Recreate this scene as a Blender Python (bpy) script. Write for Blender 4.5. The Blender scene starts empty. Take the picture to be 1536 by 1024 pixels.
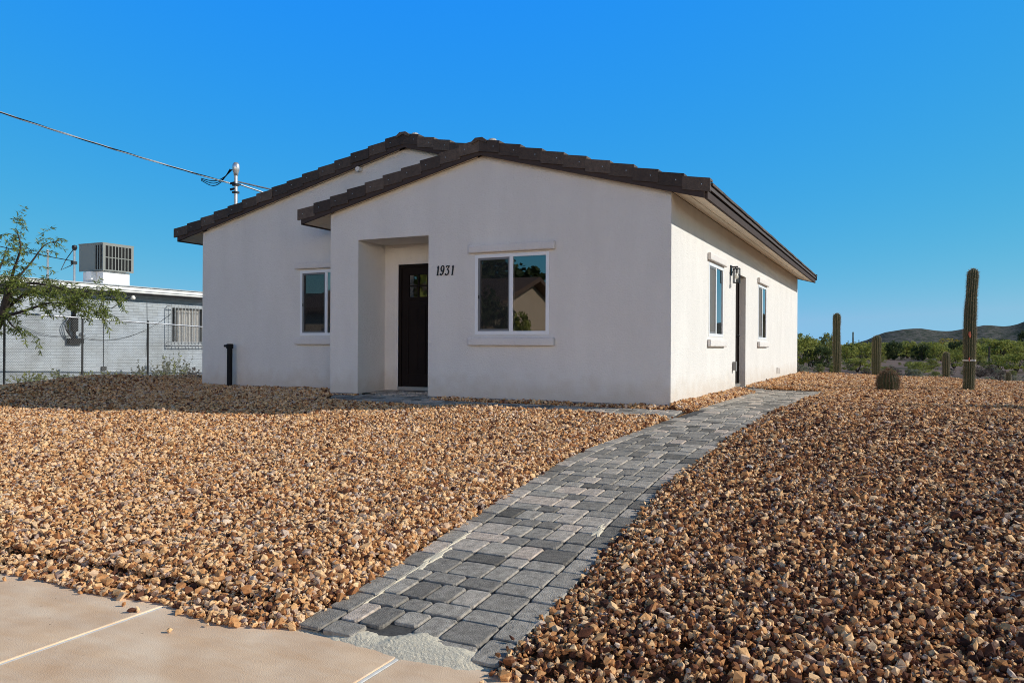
import bpy, bmesh, math, random
import numpy as np
from mathutils import Vector, Matrix, geometry, noise

random.seed(7); rng = np.random.default_rng(11)
scene = bpy.context.scene
COL = scene.collection
PI = math.pi

# ------------------------------------------------------------------ layout
# (t, d): t runs left along the house front from its right-hand corner,
# d runs back into the lot; z = 0 is the pavement.  X right, Y forward.
TH = .4585; CC, SS = math.cos(TH), math.sin(TH)
CX, CY = 2.105, 10.371
CAMZ = 1.35; BASE = CAMZ - .777
F, V0, ROLL = 1173.4, 518.7, .0052

def W(t, d): return CX - t*CC + d*SS, CY + t*SS + d*CC
def TD(X, Y):
    x, y = X - CX, Y - CY
    return -x*CC + y*SS, x*SS + y*CC
def lot(t, d):
    """height of the finished lot (top of the pavers / gravel bed)"""
    t = np.asarray(t, float); d = np.asarray(d, float)
    z = np.where(d < -7.35, 0.0, np.where(d < 0, .02 + .525*(d + 7.35)/7.35, .545))
    z = z - .02*np.clip(-t - 2, 0, 30)*np.clip((d + 7)/4, 0, 1)
    # the right-hand bed banks up from the path, a low berm closes the yard on the left
    z = z + .065*np.clip(-t - 1.35, 0, 3.2)*np.clip((d + 7.2)/2.5, 0, 1)*np.clip((2 - d)/5, 0, 1)
    k = np.clip((t - 9.25)/1.65, 0, 1); z = z + .205*k*k*(3 - 2*k)*np.clip((3.8 - d)/5, 0, 1)*np.clip((d + 7.2)/2.6, 0, 1)
    return z
DESERT = -1.15
def off_pad(t, d):
    """distance beyond the edge of the levelled pad (positive = outside)"""
    t = np.asarray(t, float); d = np.asarray(d, float)
    back = d - (15.3 - .42*np.clip(-t, 0, 40) + 1.2*np.clip(t - 2, 0, 4))
    left = t - (10.95 + .08*np.sin(d*1.3))
    return np.maximum(back, left)
def ground_z(X, Y):
    t, d = TD(np.asarray(X, float), np.asarray(Y, float))
    z = lot(t, d) - .035
    z = np.where(d < -7.3, -.17, z)
    o = off_pad(t, d)
    k = np.clip(o/6, 0, 1)
    und = .25*np.sin(X*.11 + 1.3)*np.sin(Y*.083) + .12*np.sin(X*.31)*np.cos(Y*.27)
    low = np.where(t > 10.5, .08 - .012*np.clip(d, -5, 20), DESERT + und)
    low = np.where((d < -8), -.17, low)
    k = np.where(t > 10.5, np.clip(o/2.2, 0, 1), k)
    z = np.where(o > 0, z*(1 - k) + low*k, z)
    return z
def at_z(u, v, zfun=None):
    """pixel of the 1536 px photograph -> point on the ground"""
    du, dv = u - 768, v - V0
    x = du + dv*ROLL; y = dv - du*ROLL
    lo, hi = 2.0, 900.0
    Y = 2.0; st = .05
    while Y < 900:
        if CAMZ - y/F*Y < float(ground_z(x/F*Y, Y)): break
        Y += st; st = max(.05, Y*.004)
    return x/F*Y, Y
def px_h(Y, pix): return pix*Y/F

# ------------------------------------------------------------------ materials
def mat(name, col=(.5, .5, .5), rough=.7, metal=0., var=0., vscale=4., bump=0., bscale=60., spec=.5, var2=None, bdist=.01, coords='Object', detail=6.):
    m = bpy.data.materials.new(name); m.use_nodes = True
    nt = m.node_tree; b = nt.nodes['Principled BSDF']
    b.inputs['Base Color'].default_value = (*col, 1); b.inputs['Roughness'].default_value = rough
    b.inputs['Metallic'].default_value = metal; b.inputs['Specular IOR Level'].default_value = spec
    tc = nt.nodes.new('ShaderNodeTexCoord')
    if var:
        n = nt.nodes.new('ShaderNodeTexNoise'); n.inputs['Scale'].default_value = vscale; n.inputs['Detail'].default_value = detail
        nt.links.new(tc.outputs[coords], n.inputs['Vector'])
        r = nt.nodes.new('ShaderNodeValToRGB'); r.color_ramp.elements[0].position = .3; r.color_ramp.elements[1].position = .7
        c2 = var2 or tuple(min(1, c*(1 + var)) for c in col)
        c1 = tuple(c*(1 - var) for c in col)
        r.color_ramp.elements[0].color = (*c1, 1); r.color_ramp.elements[1].color = (*c2, 1)
        nt.links.new(n.outputs['Fac'], r.inputs['Fac']); nt.links.new(r.outputs['Color'], b.inputs['Base Color'])
    if bump:
        n = nt.nodes.new('ShaderNodeTexNoise'); n.inputs['Scale'].default_value = bscale; n.inputs['Detail'].default_value = 8
        nt.links.new(tc.outputs[coords], n.inputs['Vector'])
        bp = nt.nodes.new('ShaderNodeBump'); bp.inputs['Strength'].default_value = bump; bp.inputs['Distance'].default_value = bdist
        nt.links.new(n.outputs['Fac'], bp.inputs['Height']); nt.links.new(bp.outputs['Normal'], b.inputs['Normal'])
    return m

def attr_mat(name, attr, stops, rough=.8, typ='GEOMETRY', mottle=.0, mscale=40, bump=0, bscale=80, spec=.4, trans=0.):
    """colour ramp over a per-piece random attribute, with mottling"""
    m = bpy.data.materials.new(name); m.use_nodes = True
    nt = m.node_tree; b = nt.nodes['Principled BSDF']; b.inputs['Roughness'].default_value = rough
    b.inputs['Specular IOR Level'].default_value = spec
    a = nt.nodes.new('ShaderNodeAttribute'); a.attribute_type = typ; a.attribute_name = attr
    r = nt.nodes.new('ShaderNodeValToRGB'); els = r.color_ramp.elements
    while len(els) < len(stops): els.new(.5)
    for e, (p, c) in zip(els, stops): e.position = p; e.color = (*c, 1)
    nt.links.new(a.outputs['Fac'], r.inputs['Fac'])
    out = r.outputs['Color']
    tc = nt.nodes.new('ShaderNodeTexCoord')
    if mottle:
        n = nt.nodes.new('ShaderNodeTexNoise'); n.inputs['Scale'].default_value = mscale; n.inputs['Detail'].default_value = 8; n.inputs['Roughness'].default_value = .7
        nt.links.new(tc.outputs['Object'], n.inputs['Vector'])
        mr = nt.nodes.new('ShaderNodeMapRange'); mr.inputs[1].default_value = .3; mr.inputs[2].default_value = .7
        mr.inputs[3].default_value = 1 - mottle; mr.inputs[4].default_value = 1 + mottle
        nt.links.new(n.outputs['Fac'], mr.inputs[0])
        mx = nt.nodes.new('ShaderNodeVectorMath'); mx.operation = 'SCALE'
        nt.links.new(out, mx.inputs[0]); nt.links.new(mr.outputs[0], mx.inputs['Scale']); out = mx.outputs[0]
    nt.links.new(out, b.inputs['Base Color'])
    if bump:
        n = nt.nodes.new('ShaderNodeTexNoise'); n.inputs['Scale'].default_value = bscale; n.inputs['Detail'].default_value = 8
        nt.links.new(tc.outputs['Object'], n.inputs['Vector'])
        bp = nt.nodes.new('ShaderNodeBump'); bp.inputs['Strength'].default_value = bump; bp.inputs['Distance'].default_value = .01
        nt.links.new(n.outputs['Fac'], bp.inputs['Height']); nt.links.new(bp.outputs['Normal'], b.inputs['Normal'])
    if trans:
        b.inputs['Subsurface Weight'].default_value = 0
        tr = nt.nodes.new('ShaderNodeBsdfTranslucent'); nt.links.new(out, tr.inputs['Color'])
        ms = nt.nodes.new('ShaderNodeMixShader'); ms.inputs[0].default_value = trans
        nt.links.new(b.outputs[0], ms.inputs[1]); nt.links.new(tr.outputs[0], ms.inputs[2])
        nt.links.new(ms.outputs[0], nt.nodes['Material Output'].inputs['Surface'])
    return m

def glass_mat(name, tint=.5, refl=.9, rough=0.0, body=(.01, .012, .015), gfac=.3):
    """window glass: strong mirror at grazing angles, a dim view of the room behind"""
    m = bpy.data.materials.new(name); m.use_nodes = True
    nt = m.node_tree; nt.nodes.remove(nt.nodes['Principled BSDF']); out = nt.nodes['Material Output']
    tr = nt.nodes.new('ShaderNodeBsdfTransparent'); tr.inputs[0].default_value = (tint, tint*1.02, tint*1.03, 1)
    gl = nt.nodes.new('ShaderNodeBsdfGlossy'); gl.inputs['Roughness'].default_value = rough; gl.inputs[0].default_value = (refl, refl, refl, 1)
    lw = nt.nodes.new('ShaderNodeFresnel'); lw.inputs[0].default_value = 1.52
    mr = nt.nodes.new('ShaderNodeMapRange'); mr.inputs[1].default_value = 0; mr.inputs[2].default_value = .8
    mr.inputs[3].default_value = gfac; mr.inputs[4].default_value = 1
    nt.links.new(lw.outputs[0], mr.inputs[0])
    mx = nt.nodes.new('ShaderNodeMixShader')
    nt.links.new(mr.outputs[0], mx.inputs[0]); nt.links.new(tr.outputs[0], mx.inputs[1]); nt.links.new(gl.outputs[0], mx.inputs[2])
    nt.links.new(mx.outputs[0], out.inputs[0])
    return m
def screen_mat(name, col, opac):
    m = bpy.data.materials.new(name); m.use_nodes = True
    nt = m.node_tree; b = nt.nodes['Principled BSDF']; b.inputs['Base Color'].default_value = (*col, 1); b.inputs['Roughness'].default_value = .8
    tr = nt.nodes.new('ShaderNodeBsdfTransparent'); mx = nt.nodes.new('ShaderNodeMixShader'); mx.inputs[0].default_value = opac
    nt.links.new(tr.outputs[0], mx.inputs[1]); nt.links.new(b.outputs[0], mx.inputs[2])
    nt.links.new(mx.outputs[0], nt.nodes['Material Output'].inputs[0])
    return m

M = {}
def stucco(name, c1, c2):
    m = mat(name, c1, .9, bump=.6, bscale=48, bdist=.02, spec=.2)
    nt = m.node_tree; b = nt.nodes['Principled BSDF']; tc = nt.nodes['Texture Coordinate']
    mp = nt.nodes.new('ShaderNodeMapping'); mp.inputs['Scale'].default_value = (1.6, 1.6, .55)
    nt.links.new(tc.outputs['Object'], mp.inputs[0])
    n = nt.nodes.new('ShaderNodeTexNoise'); n.inputs['Scale'].default_value = 1.3; n.inputs['Detail'].default_value = 9; n.inputs['Roughness'].default_value = .62
    nt.links.new(mp.outputs[0], n.inputs['Vector'])
    r = nt.nodes.new('ShaderNodeValToRGB'); r.color_ramp.elements[0].position = .3; r.color_ramp.elements[1].position = .68
    r.color_ramp.elements[0].color = (*c1, 1); r.color_ramp.elements[1].color = (*c2, 1)
    nt.links.new(n.outputs['Fac'], r.inputs[0]); nt.links.new(r.outputs[0], b.inputs['Base Color'])
    sz = nt.nodes.new('ShaderNodeSeparateXYZ'); nt.links.new(tc.outputs['Object'], sz.inputs[0])
    nd = nt.nodes.new('ShaderNodeTexNoise'); nd.inputs['Scale'].default_value = 5; nd.inputs['Detail'].default_value = 8; nt.links.new(tc.outputs['Object'], nd.inputs['Vector'])
    ad = nt.nodes.new('ShaderNodeMath'); ad.operation = 'MULTIPLY_ADD'; ad.inputs[1].default_value = -.55; nt.links.new(nd.outputs['Fac'], ad.inputs[0]); nt.links.new(sz.outputs['Z'], ad.inputs[2])
    md_ = nt.nodes.new('ShaderNodeMapRange'); md_.inputs[1].default_value = -.22; md_.inputs[2].default_value = .10; md_.inputs[3].default_value = .42; md_.inputs[4].default_value = 0; nt.links.new(ad.outputs[0], md_.inputs[0])
    mxd = nt.nodes.new('ShaderNodeMix'); mxd.data_type = 'RGBA'; mxd.inputs[7].default_value = (.50, .40, .29, 1)
    nt.links.new(md_.outputs[0], mxd.inputs[0]); nt.links.new(r.outputs[0], mxd.inputs[6]); nt.links.new(mxd.outputs[2], b.inputs['Base Color'])
    # trowel waves on top of the grain
    n2 = nt.nodes.new('ShaderNodeTexNoise'); n2.inputs['Scale'].default_value = 9; n2.inputs['Detail'].default_value = 4
    nt.links.new(tc.outputs['Object'], n2.inputs['Vector'])
    b2 = nt.nodes.new('ShaderNodeBump'); b2.inputs['Strength'].default_value = .25; b2.inputs['Distance'].default_value = .03
    nt.links.new(n2.outputs['Fac'], b2.inputs['Height'])
    bp = nt.nodes['Bump']; nt.links.new(b2.outputs['Normal'], bp.inputs['Normal'])
    bv = nt.nodes.new('ShaderNodeBevel'); bv.samples = 4; bv.inputs['Radius'].default_value = .02
    nt.links.new(bv.outputs[0], b2.inputs['Normal'])
    return m
M['stucco'] = stucco('stucco', (.67, .645, .608), (.735, .71, .67))
M['trim'] = stucco('stucco_trim', (.66, .63, .60), (.72, .69, .655))
M['stem'] = mat('stem_concrete', (.36, .33, .29), .9, var=.15, vscale=6, bump=.3)
M['tile'] = attr_mat('roof_tile', 'rnd', [(0, (.040, .028, .022)), (.5, (.070, .050, .038)), (1, (.115, .084, .064))], .75, mottle=.3, mscale=14, bump=.5, bscale=45)
M['mortar'] = mat('mortar', (.5, .46, .4), .9, var=.2, vscale=20, bump=.5)
M['fascia'] = mat('fascia_paint', (.062, .046, .041), .8, var=.12, vscale=8, bump=.1, bscale=30, spec=.15)
M['flashing'] = mat('drip_flashing', (.085, .070, .066), .7, spec=.2)
M['soffit'] = mat('soffit_paint', (.76, .66, .52), .8, var=.05, vscale=5, bump=.15, bscale=40)
M['white'] = mat('white_vinyl', (.78, .79, .80), .35)
M['sash'] = mat('grey_sash', (.17, .175, .18), .5)
M['glass'] = glass_mat('window_glass', .55, .95, 0, gfac=.16)
M['doorglass'] = glass_mat('door_glass', .6, .9, .02, gfac=.15)
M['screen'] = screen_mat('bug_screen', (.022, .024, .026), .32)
M['sidescreen'] = screen_mat('sunlit_bug_screen', (.16, .155, .145), .72)  # paler copy of the bug screen, sunlight put into its colour
M['door'] = mat('door_paint', (.013, .009, .0075), .7, var=.15, vscale=3, bump=.1, bscale=25, spec=.12)
M['threshold'] = mat('threshold_metal', (.45, .43, .40), .4, metal=.7)
M['dark'] = mat('black_metal', (.018, .018, .02), .45, metal=.3)
M['number'] = mat('black_numeral', (.008, .008, .008), .4)
M['inside'] = mat('inside_wall', (.42, .40, .37), .9, var=.05)
M['insidefloor'] = mat('inside_floor', (.14, .12, .10), .6, var=.2)
M['galv'] = mat('galvanised_steel', (.48, .49, .50), .4, metal=.75, var=.15, vscale=15)
M['steel'] = mat('fence_steel', (.030, .032, .032), .6, metal=.1, var=.2, vscale=10)
M['wire'] = mat('fence_wire', (.14, .145, .145), .6, metal=.2)
M['rubber'] = mat('black_rubber', (.012, .012, .013), .75, spec=.15)
M['alu'] = mat('bare_aluminium', (.62, .63, .64), .35, metal=.7)
M['bulb'] = mat('frosted_bulb', (.85, .82, .72), .3)
M['clearglass'] = screen_mat('lantern_glass', (.75, .80, .80), .10)
M['outlet'] = mat('grey_cover', (.20, .20, .20), .5)

# ------------------------------------------------------------------ objects
def tag(o, label=None, cat=None, group=None, kind=None):
    if label: o['label'] = label
    if cat: o['category'] = cat
    if group: o['group'] = group
    if kind: o['kind'] = kind
    return o

class Frame:
    """local axes of the lot; authoring coordinates are always (t, d, z)"""
    def __init__(s, name, t, d, z, label=None, cat=None, group=None):
        s.o = (t, d, z); X, Y = W(t, d)
        s.e = bpy.data.objects.new(name, None); COL.objects.link(s.e)
        s.e.location = (X, Y, z); s.e.rotation_euler = (0, 0, -TH); s.e.empty_display_size = .2
        tag(s.e, label, cat, group)

class MB:
    """collects shapes given in (t, d, z) and links them as ONE mesh"""
    def __init__(s, fr=None): s.v = []; s.f = []; s.m = []; s.a = []; s.fr = fr; s.cur = 0; s.rnd = .5
    def add(s, vs, fs, mi=None):
        n = len(s.v); s.v += [tuple(v) for v in vs]
        for f in fs: s.f.append([n + i for i in f]); s.m.append(s.cur if mi is None else mi); s.a.append(s.rnd)
    def box(s, t0, t1, d0, d1, z0, z1, mi=None):
        vs = [(t, d, z) for z in (z0, z1) for d in (d0, d1) for t in (t0, t1)]
        s.add(vs, [(0, 1, 3, 2), (4, 6, 7, 5), (0, 4, 5, 1), (2, 3, 7, 6), (0, 2, 6, 4), (1, 5, 7, 3)], mi)
    def hexa(s, vs, mi=None):   # 8 corners: bottom ring of 4 then top ring of 4
        s.add(vs, [(3, 2, 1, 0), (4, 5, 6, 7), (0, 1, 5, 4), (1, 2, 6, 5), (2, 3, 7, 6), (3, 0, 4, 7)], mi)
    def prism(s, poly, d0, d1, mi=None):   # polygon in (t, z) pulled from d0 to d1
        n = len(poly)
        vs = [(t, d0, z) for t, z in poly] + [(t, d1, z) for t, z in poly]
        s.add(vs, [list(range(n)), list(range(2*n - 1, n - 1, -1))] + [(i, i + n, (i + 1) % n + n, (i + 1) % n) for i in range(n)], mi)
    def quad(s, a, b, c, d, mi=None): s.add([a, b, c, d], [(0, 1, 2, 3)], mi)
    def tube(s, pts, r, n=8, mi=None, cap=True):
        pts = [Vector(p) for p in pts]; rs = r if isinstance(r, (list, tuple)) else [r]*len(pts)
        vs = []; up = None
        for i, p in enumerate(pts):
            tn = (pts[min(i + 1, len(pts) - 1)] - pts[max(i - 1, 0)]).normalized()
            if up is None: up = Vector((0, 0, 1)) if abs(tn.z) < .9 else Vector((1, 0, 0))
            x = tn.cross(up).normalized(); y = x.cross(tn).normalized(); up = y
            for k in range(n):
                a = 2*PI*k/n; vs.append(p + (x*math.cos(a) + y*math.sin(a))*rs[i])
        fs = [(i*n + k, i*n + (k + 1) % n, (i + 1)*n + (k + 1) % n, (i + 1)*n + k) for i in range(len(pts) - 1) for k in range(n)]
        if cap: fs += [tuple(range(n - 1, -1, -1)), tuple(range((len(pts) - 1)*n, len(pts)*n))]
        s.add(vs, fs, mi)
    def lathe(s, c, prof, n=16, mi=None, rib=0, ribd=0.):
        vs = []; ct, cd, cz = c
        for r, z in prof:
            for k in range(n):
                a = 2*PI*k/n; rr = r*(1 + ribd*math.cos(rib*a)) if rib else r
                vs.append((ct + rr*math.cos(a), cd + rr*math.sin(a), cz + z))
        L = len(prof)
        fs = [(i*n + k, i*n + (k + 1) % n, (i + 1)*n + (k + 1) % n, (i + 1)*n + k) for i in range(L - 1) for k in range(n)]
        fs += [tuple(range(n - 1, -1, -1)), tuple(range((L - 1)*n, L*n))]
        s.add(vs, fs, mi)
    def build(s, name, mats, parent=None, world=False, smooth=False, recalc=True, bevel=0, origin=None):
        me = bpy.data.meshes.new(name)
        mats = mats if isinstance(mats, (list, tuple)) else [mats]
        if world: ox, oy, oz = origin or (0, 0, 0); vs = [(x - ox, y - oy, z - oz) for x, y, z in s.v]
        else:
            ot, od, oz = s.fr.o; vs = [(ot - t, d - od, z - oz) for t, d, z in s.v]
        me.from_pydata(vs, [], s.f)
        for m in mats: me.materials.append(m)
        me.polygons.foreach_set('material_index', s.m)
        at = me.attributes.new('rnd', 'FLOAT', 'FACE'); at.data.foreach_set('value', s.a)
        if smooth: me.polygons.foreach_set('use_smooth', [True]*len(s.f))
        if recalc:
            bm = bmesh.new(); bm.from_mesh(me); bmesh.ops.recalc_face_normals(bm, faces=bm.faces); bm.to_mesh(me); bm.free()
        me.update()
        o = bpy.data.objects.new(name, me); COL.objects.link(o)
        if parent is not None: o.parent = parent
        elif world: o.location = origin or (0, 0, 0)
        else:
            X, Y = W(s.fr.o[0], s.fr.o[1]); o.location = (X, Y, s.fr.o[2]); o.rotation_euler = (0, 0, -TH)
        if bevel:
            bv = o.modifiers.new('bevel', 'BEVEL'); bv.width = bevel; bv.segments = 2; bv.limit_method = 'ANGLE'
        return o
class Loose:   # authoring frame for a thing that is a single mesh
    def __init__(s, t, d, z): s.o = (t, d, z)

# ================================================================== HOUSE
B = BASE
Hw, SL, W1, W2, SB, L = 2.83, .27, 5.69, 9.57, .87, 14.5
OV, OVT = .47, .53
zs = lambda t: Hw + SL*t                       # soffit plane of the right-hand slope
SLM, SLP = .240, .238                          # the two left-hand slopes are a little flatter
zsm = lambda t: zs(W2/2) - SLM*(t - W2/2); zsp = lambda t: zs(W1/2) - SLP*(t - W1/2)
HL2, HL1 = zsm(W2), zsp(W1); OVL, OVP = .61, .55
house = Frame('house', 0, 0, B, 'single-storey off-white stucco house with dark brown tile roof and paver path', 'house')
HE = house.e
def wall_panel(mb, outline, holes, P, depth):
    polys = [[Vector((a, b, 0)) for a, b in outline]] + [[Vector((a, b, 0)) for a, b in h] for h in holes]
    flat = [p for poly in polys for p in poly]
    tris = geometry.tessellate_polygon(polys)
    mb.add([P(p.x, 0, p.y) for p in flat], [tuple(t) for t in tris])
    for h, dp in zip(holes, depth):
        n = len(h)
        for i in range(n):
            (a0, b0), (a1, b1) = h[i], h[(i + 1) % n]
            mb.quad(P(a0, 0, b0), P(a1, 0, b1), P(a1, -dp, b1), P(a0, -dp, b0))
rect = lambda a0, a1, b0, b1: [(a0, b0), (a1, b0), (a1, b1), (a0, b1)]
FR = lambda a, o, z: (-a, -o, B + z)           # front plane, a = -t
MN = lambda a, o, z: (-a, SB - o, B + z)       # main gable plane
RT = lambda a, o, z: (-o, a, B + z)            # right side wall, a = d
ZT, ZB = 2.128, .945
R0, R1, RZ, RD = 3.79, 5.125, 2.47, .74        # entry recess
w = MB(house)
wall_panel(w, [(-W1, 0), (-R1, 0), (-R1, RZ), (-R0, RZ), (-R0, 0), (0, 0), (0, Hw), (-W1/2, Hw + SL*W1/2), (-W1, HL1)],
           [rect(-2.968, -1.764, ZB, ZT)], FR, [.11])
RC = lambda a, o, z: (-a, RD - o, B + z)
wall_panel(w, [(-R1, 0), (-4.853, 0), (-4.853, 2.134), (-3.94, 2.134), (-3.94, 0), (-R0, 0), (-R0, RZ), (-R1, RZ)], [], RC, [])
w.quad(*[(R1, d, B + z) for d, z in ((0, 0), (RD, 0), (RD, RZ), (0, RZ))])
w.quad(*[(R0, d, B + z) for d, z in ((0, 0), (RD, 0), (RD, RZ), (0, RZ))])
w.quad((R0, 0, B + RZ), (R1, 0, B + RZ), (R1, RD, B + RZ), (R0, RD, B + RZ))
w.quad((W1, 0, B), (W1, SB, B), (W1, SB, B + HL1), (W1, 0, B + HL1))
wall_panel(w, [(-W2, 0), (-W1 + .3, 0), (-W1 + .3, Hw), (0, Hw), (-W2/2, Hw + SL*W2/2), (-W2, HL2)], [rect(-7.097, -5.893, ZB, ZT)], MN, [.11])
wall_panel(w, [(0, 0), (4.595, 0), (4.595, 2.15), (5.657, 2.15), (5.657, 0), (L, 0), (L, Hw), (0, Hw)],
           [rect(2.30, 3.435, ZB, ZT), rect(7.184, 8.346, ZB, ZT)], RT, [.08, .08])
for d in (4.595, 5.657): w.quad((0, d, B), (.21, d, B), (.21, d, B + 2.15), (0, d, B + 2.15))
w.quad((0, 4.595, B + 2.15), (.21, 4.595, B + 2.15), (.21, 5.657, B + 2.15), (0, 5.657, B + 2.15))
w.quad((W2, SB, B), (W2, L, B), (W2, L, B + HL2), (W2, SB, B + HL2))
wall_panel(w, [(-W2, 0), (0, 0), (0, Hw), (-W2/2, Hw + SL*W2/2), (-W2, HL2)], [], lambda a, o, z: (-a, L + o, B + z), [])
wall = w.build('wall', M['stucco'], HE, recalc=False)
# concrete stem below the stucco, set back a little
st = MB(house)
st.box(.02, R0 + .0, .025, .12, B - .25, B - .002); st.box(R1, W1 - .02, .025, .12, B - .25, B - .002)
st.box(W1 - .1, W2 - .02, SB + .025, SB + .12, B - .25, B - .002)
st.box(.02, .12, .025, L - .02, B - .25, B - .002); st.box(W2 - .12, W2 - .02, SB + .02, L - .02, B - .25, B - .002)
st.box(R0, R1, RD + .02, RD + .12, B - .25, B - .01)
st.build('foundation', M['stem'], HE)
ws = MB(house)                                                        # weep screed under the stucco
for t0_, t1_, d_ in ((0, R0, 0), (R1, W1, 0), (W1, W2, SB)): ws.box(t0_ + .003, t1_ - .003, d_ - .005, d_ + .02, B - .016, B - .001)
ws.box(-.005, .02, .003, 4.59, B - .016, B - .001); ws.box(-.005, .02, 5.66, L, B - .016, B - .001)
ws.build('weep_screed', M['sash'], HE)
ins = MB(house)
ins.box(.13, W2 - .1, RD + .15, L - .1, B + 2.66, B + 2.70, 0); ins.box(.13, R0 - .05, .12, RD + .15, B + 2.66, B + 2.70, 0)
ins.box(R1 + .05, W1 - .05, .12, RD + .15, B + 2.66, B + 2.70, 0)
ins.box(.13, W2 - .1, RD + .16, L - .1, B - .02, B + .05, 1); ins.box(.13, R0 - .05, .13, RD + .16, B - .02, B + .05, 1)
ins.box(.13, 9.4, 4.2, 4.3, B + .05, B + 2.66, 0); ins.box(5.2, 5.3, RD + .2, 4.2, B + .05, B + 2.66, 0)
ins.build('interior', [M['inside'], M['insidefloor']], HE)

# ---- roof
rt = MB(house)
def slope_tiles(mb, t_e, t_r, d0, d1, zf, course=.345, tw=.335):
    """flat concrete tiles from the eave (t_e) up to the ridge (t_r)"""
    run = t_r - t_e; n = max(1, round(abs(run)/course*math.sqrt(1 + SL*SL))); sgn = 1 if run > 0 else -1
    for i in range(n):
        ta = t_e + run*i/n; tb = t_e + run*(i + 1.12)/n
        if sgn*(tb - t_r) > 0: tb = t_r
        off = (i % 2)*tw/2; nd = int((d1 - d0 + off)/tw) + 1
        for k in range(nd):
            a = max(d0, d0 + k*tw - off) + .003; b = min(d1, d0 + (k + 1)*tw - off) - .003
            if b - a < .02: continue
            mb.rnd = random.random(); j = random.uniform(-.004, .004)
            za, zb = zf(ta) + .042 + j, zf(tb) + .004 + j
            mb.hexa([(ta, a, za - .034), (ta, b, za - .034), (tb, b, zb - .034), (tb, a, zb - .034), (ta, a, za), (ta, b, za), (tb, b, zb), (tb, a, zb)])
RTOP = .185
zr = lambda t: B + zs(t) + RTOP; zl = lambda t: B + zsm(t) + RTOP; zp = lambda t: B + zsp(t) + RTOP
deck = MB(house)
def slab(mb, ta, tb, d0, d1, zf, lo, hi, mi=None):
    mb.hexa([(ta, d0, zf(ta) + lo), (tb, d0, zf(tb) + lo), (tb, d1, zf(tb) + lo), (ta, d1, zf(ta) + lo),
             (ta, d0, zf(ta) + hi), (tb, d0, zf(tb) + hi), (tb, d1, zf(tb) + hi), (ta, d1, zf(ta) + hi)], mi)
RK = .07        # rake overhang
slab(deck, -OV + .02, W2/2, SB - RK + .04, L + .1, zr, -.14, -.03)
slab(deck, -OV + .02, W1/2, -RK + .04, SB - RK + .035, zr, -.14, -.03)
slab(deck, W2/2, W2 + OVL - .02, SB - RK + .04, L + .1, zl, -.14, -.03)
slab(deck, W1/2, W1 + OVP - .02, -RK + .04, SB - .005, zp, -.14, -.03)
roof = deck.build('roof', M['fascia'], HE)
slope_tiles(rt, -OVT, W2/2, SB + .02, L + .15, zr)
slope_tiles(rt, -OVT, W1/2, .06, SB + .015, zr)
slope_tiles(rt, W2 + OVL + .06, W2/2, SB + .02, L + .15, zl)
slope_tiles(rt, W1 + OVP + .06, W1/2, .06, SB - .01, zp)
rt.build('roof_tiles', M['tile'], roof)
# rake tiles: one stepped row up every gable edge
def rake(mb, t_e, t_r, d0, zf, n):
    for i in range(n):
        ta = t_e + (t_r - t_e)*i/n; tb = t_e + (t_r - t_e)*(i + 1.06)/n
        if i == n - 1: tb = t_r
        mb.rnd = random.random(); j = random.uniform(-.005, .005); dj = random.uniform(-.006, .006)
        za, zb = zf(ta) + .068 + j, zf(tb) + .028 + j; h = .175
        mb.hexa([(ta, d0 + dj, za - h), (ta, d0 + dj + .03, za - h), (tb, d0 + dj + .03, zb - h), (tb, d0 + dj, zb - h),
                 (ta, d0 + dj, za), (ta, d0 + dj + .03, za), (tb, d0 + dj + .03, zb), (tb, d0 + dj, zb)])
        mb.hexa([(ta, d0 + dj + .03, za - .03), (ta, d0 + .17, za - .03), (tb, d0 + .17, zb - .03), (tb, d0 + dj + .03, zb - .03),
                 (ta, d0 + dj + .03, za), (ta, d0 + .17, za), (tb, d0 + .17, zb), (tb, d0 + dj + .03, zb)])
        # nail heads catch the light
        for q in (.3,):
            tq = ta + (tb - ta)*q; zq = za + (zb - za)*q - .09
            mb.tube([(tq, d0 + dj - .004, zq), (tq, d0 + dj + .002, zq)], .007, 6, 1)
for te, tr0, dd, zf, nn in ((-OVT, W1/2, -RK - .05, zr, 10), (W1 + OVP + .06, W1/2, -RK - .05, zp, 10), (W2 + OVL + .06, W2/2, SB - RK - .05, zl, 15),
                            (W1/2 + .1, W2/2, SB - RK - .05, zr, 6), (-OVT, W2/2, L + .1, zr, 15), (W2 + OVL + .06, W2/2, L + .1, zl, 15)):
    rk = MB(house); rake(rk, te, tr0, dd, zf, nn); rk.build('rake_tiles', [M['tile'], M['galv']], roof)
# ridge caps and the mortar daub closing each end
def ridge(tr, d0, d1, z):
    rc = MB(house)
    n = max(1, round((d1 - d0)/.36))
    for i in range(n):
        a = d0 + (d1 - d0)*i/n; b = d0 + (d1 - d0)*(i + 1.1)/n; rc.rnd = random.random()
        prof = [(-.14, -.035), (-.06, .028), (.06, .028), (.14, -.035), (.12, -.06), (0, -.01), (-.12, -.06)]
        vs = [(tr + x, a, z + y + .028) for x, y in prof] + [(tr + x*.92, b, z + y + .006) for x, y in prof]; m = len(prof)
        rc.add(vs, [tuple(range(m)), tuple(range(2*m - 1, m - 1, -1))] + [(k, k + m, (k + 1) % m + m, (k + 1) % m) for k in range(m)])
    rc.build('ridge_cap', M['tile'], roof)
ridge(W2/2, SB - RK - .07, L + .15, zr(W2/2) + .0); ridge(W1/2, -RK - .07, SB + .12, zr(W1/2) + .0)
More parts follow.
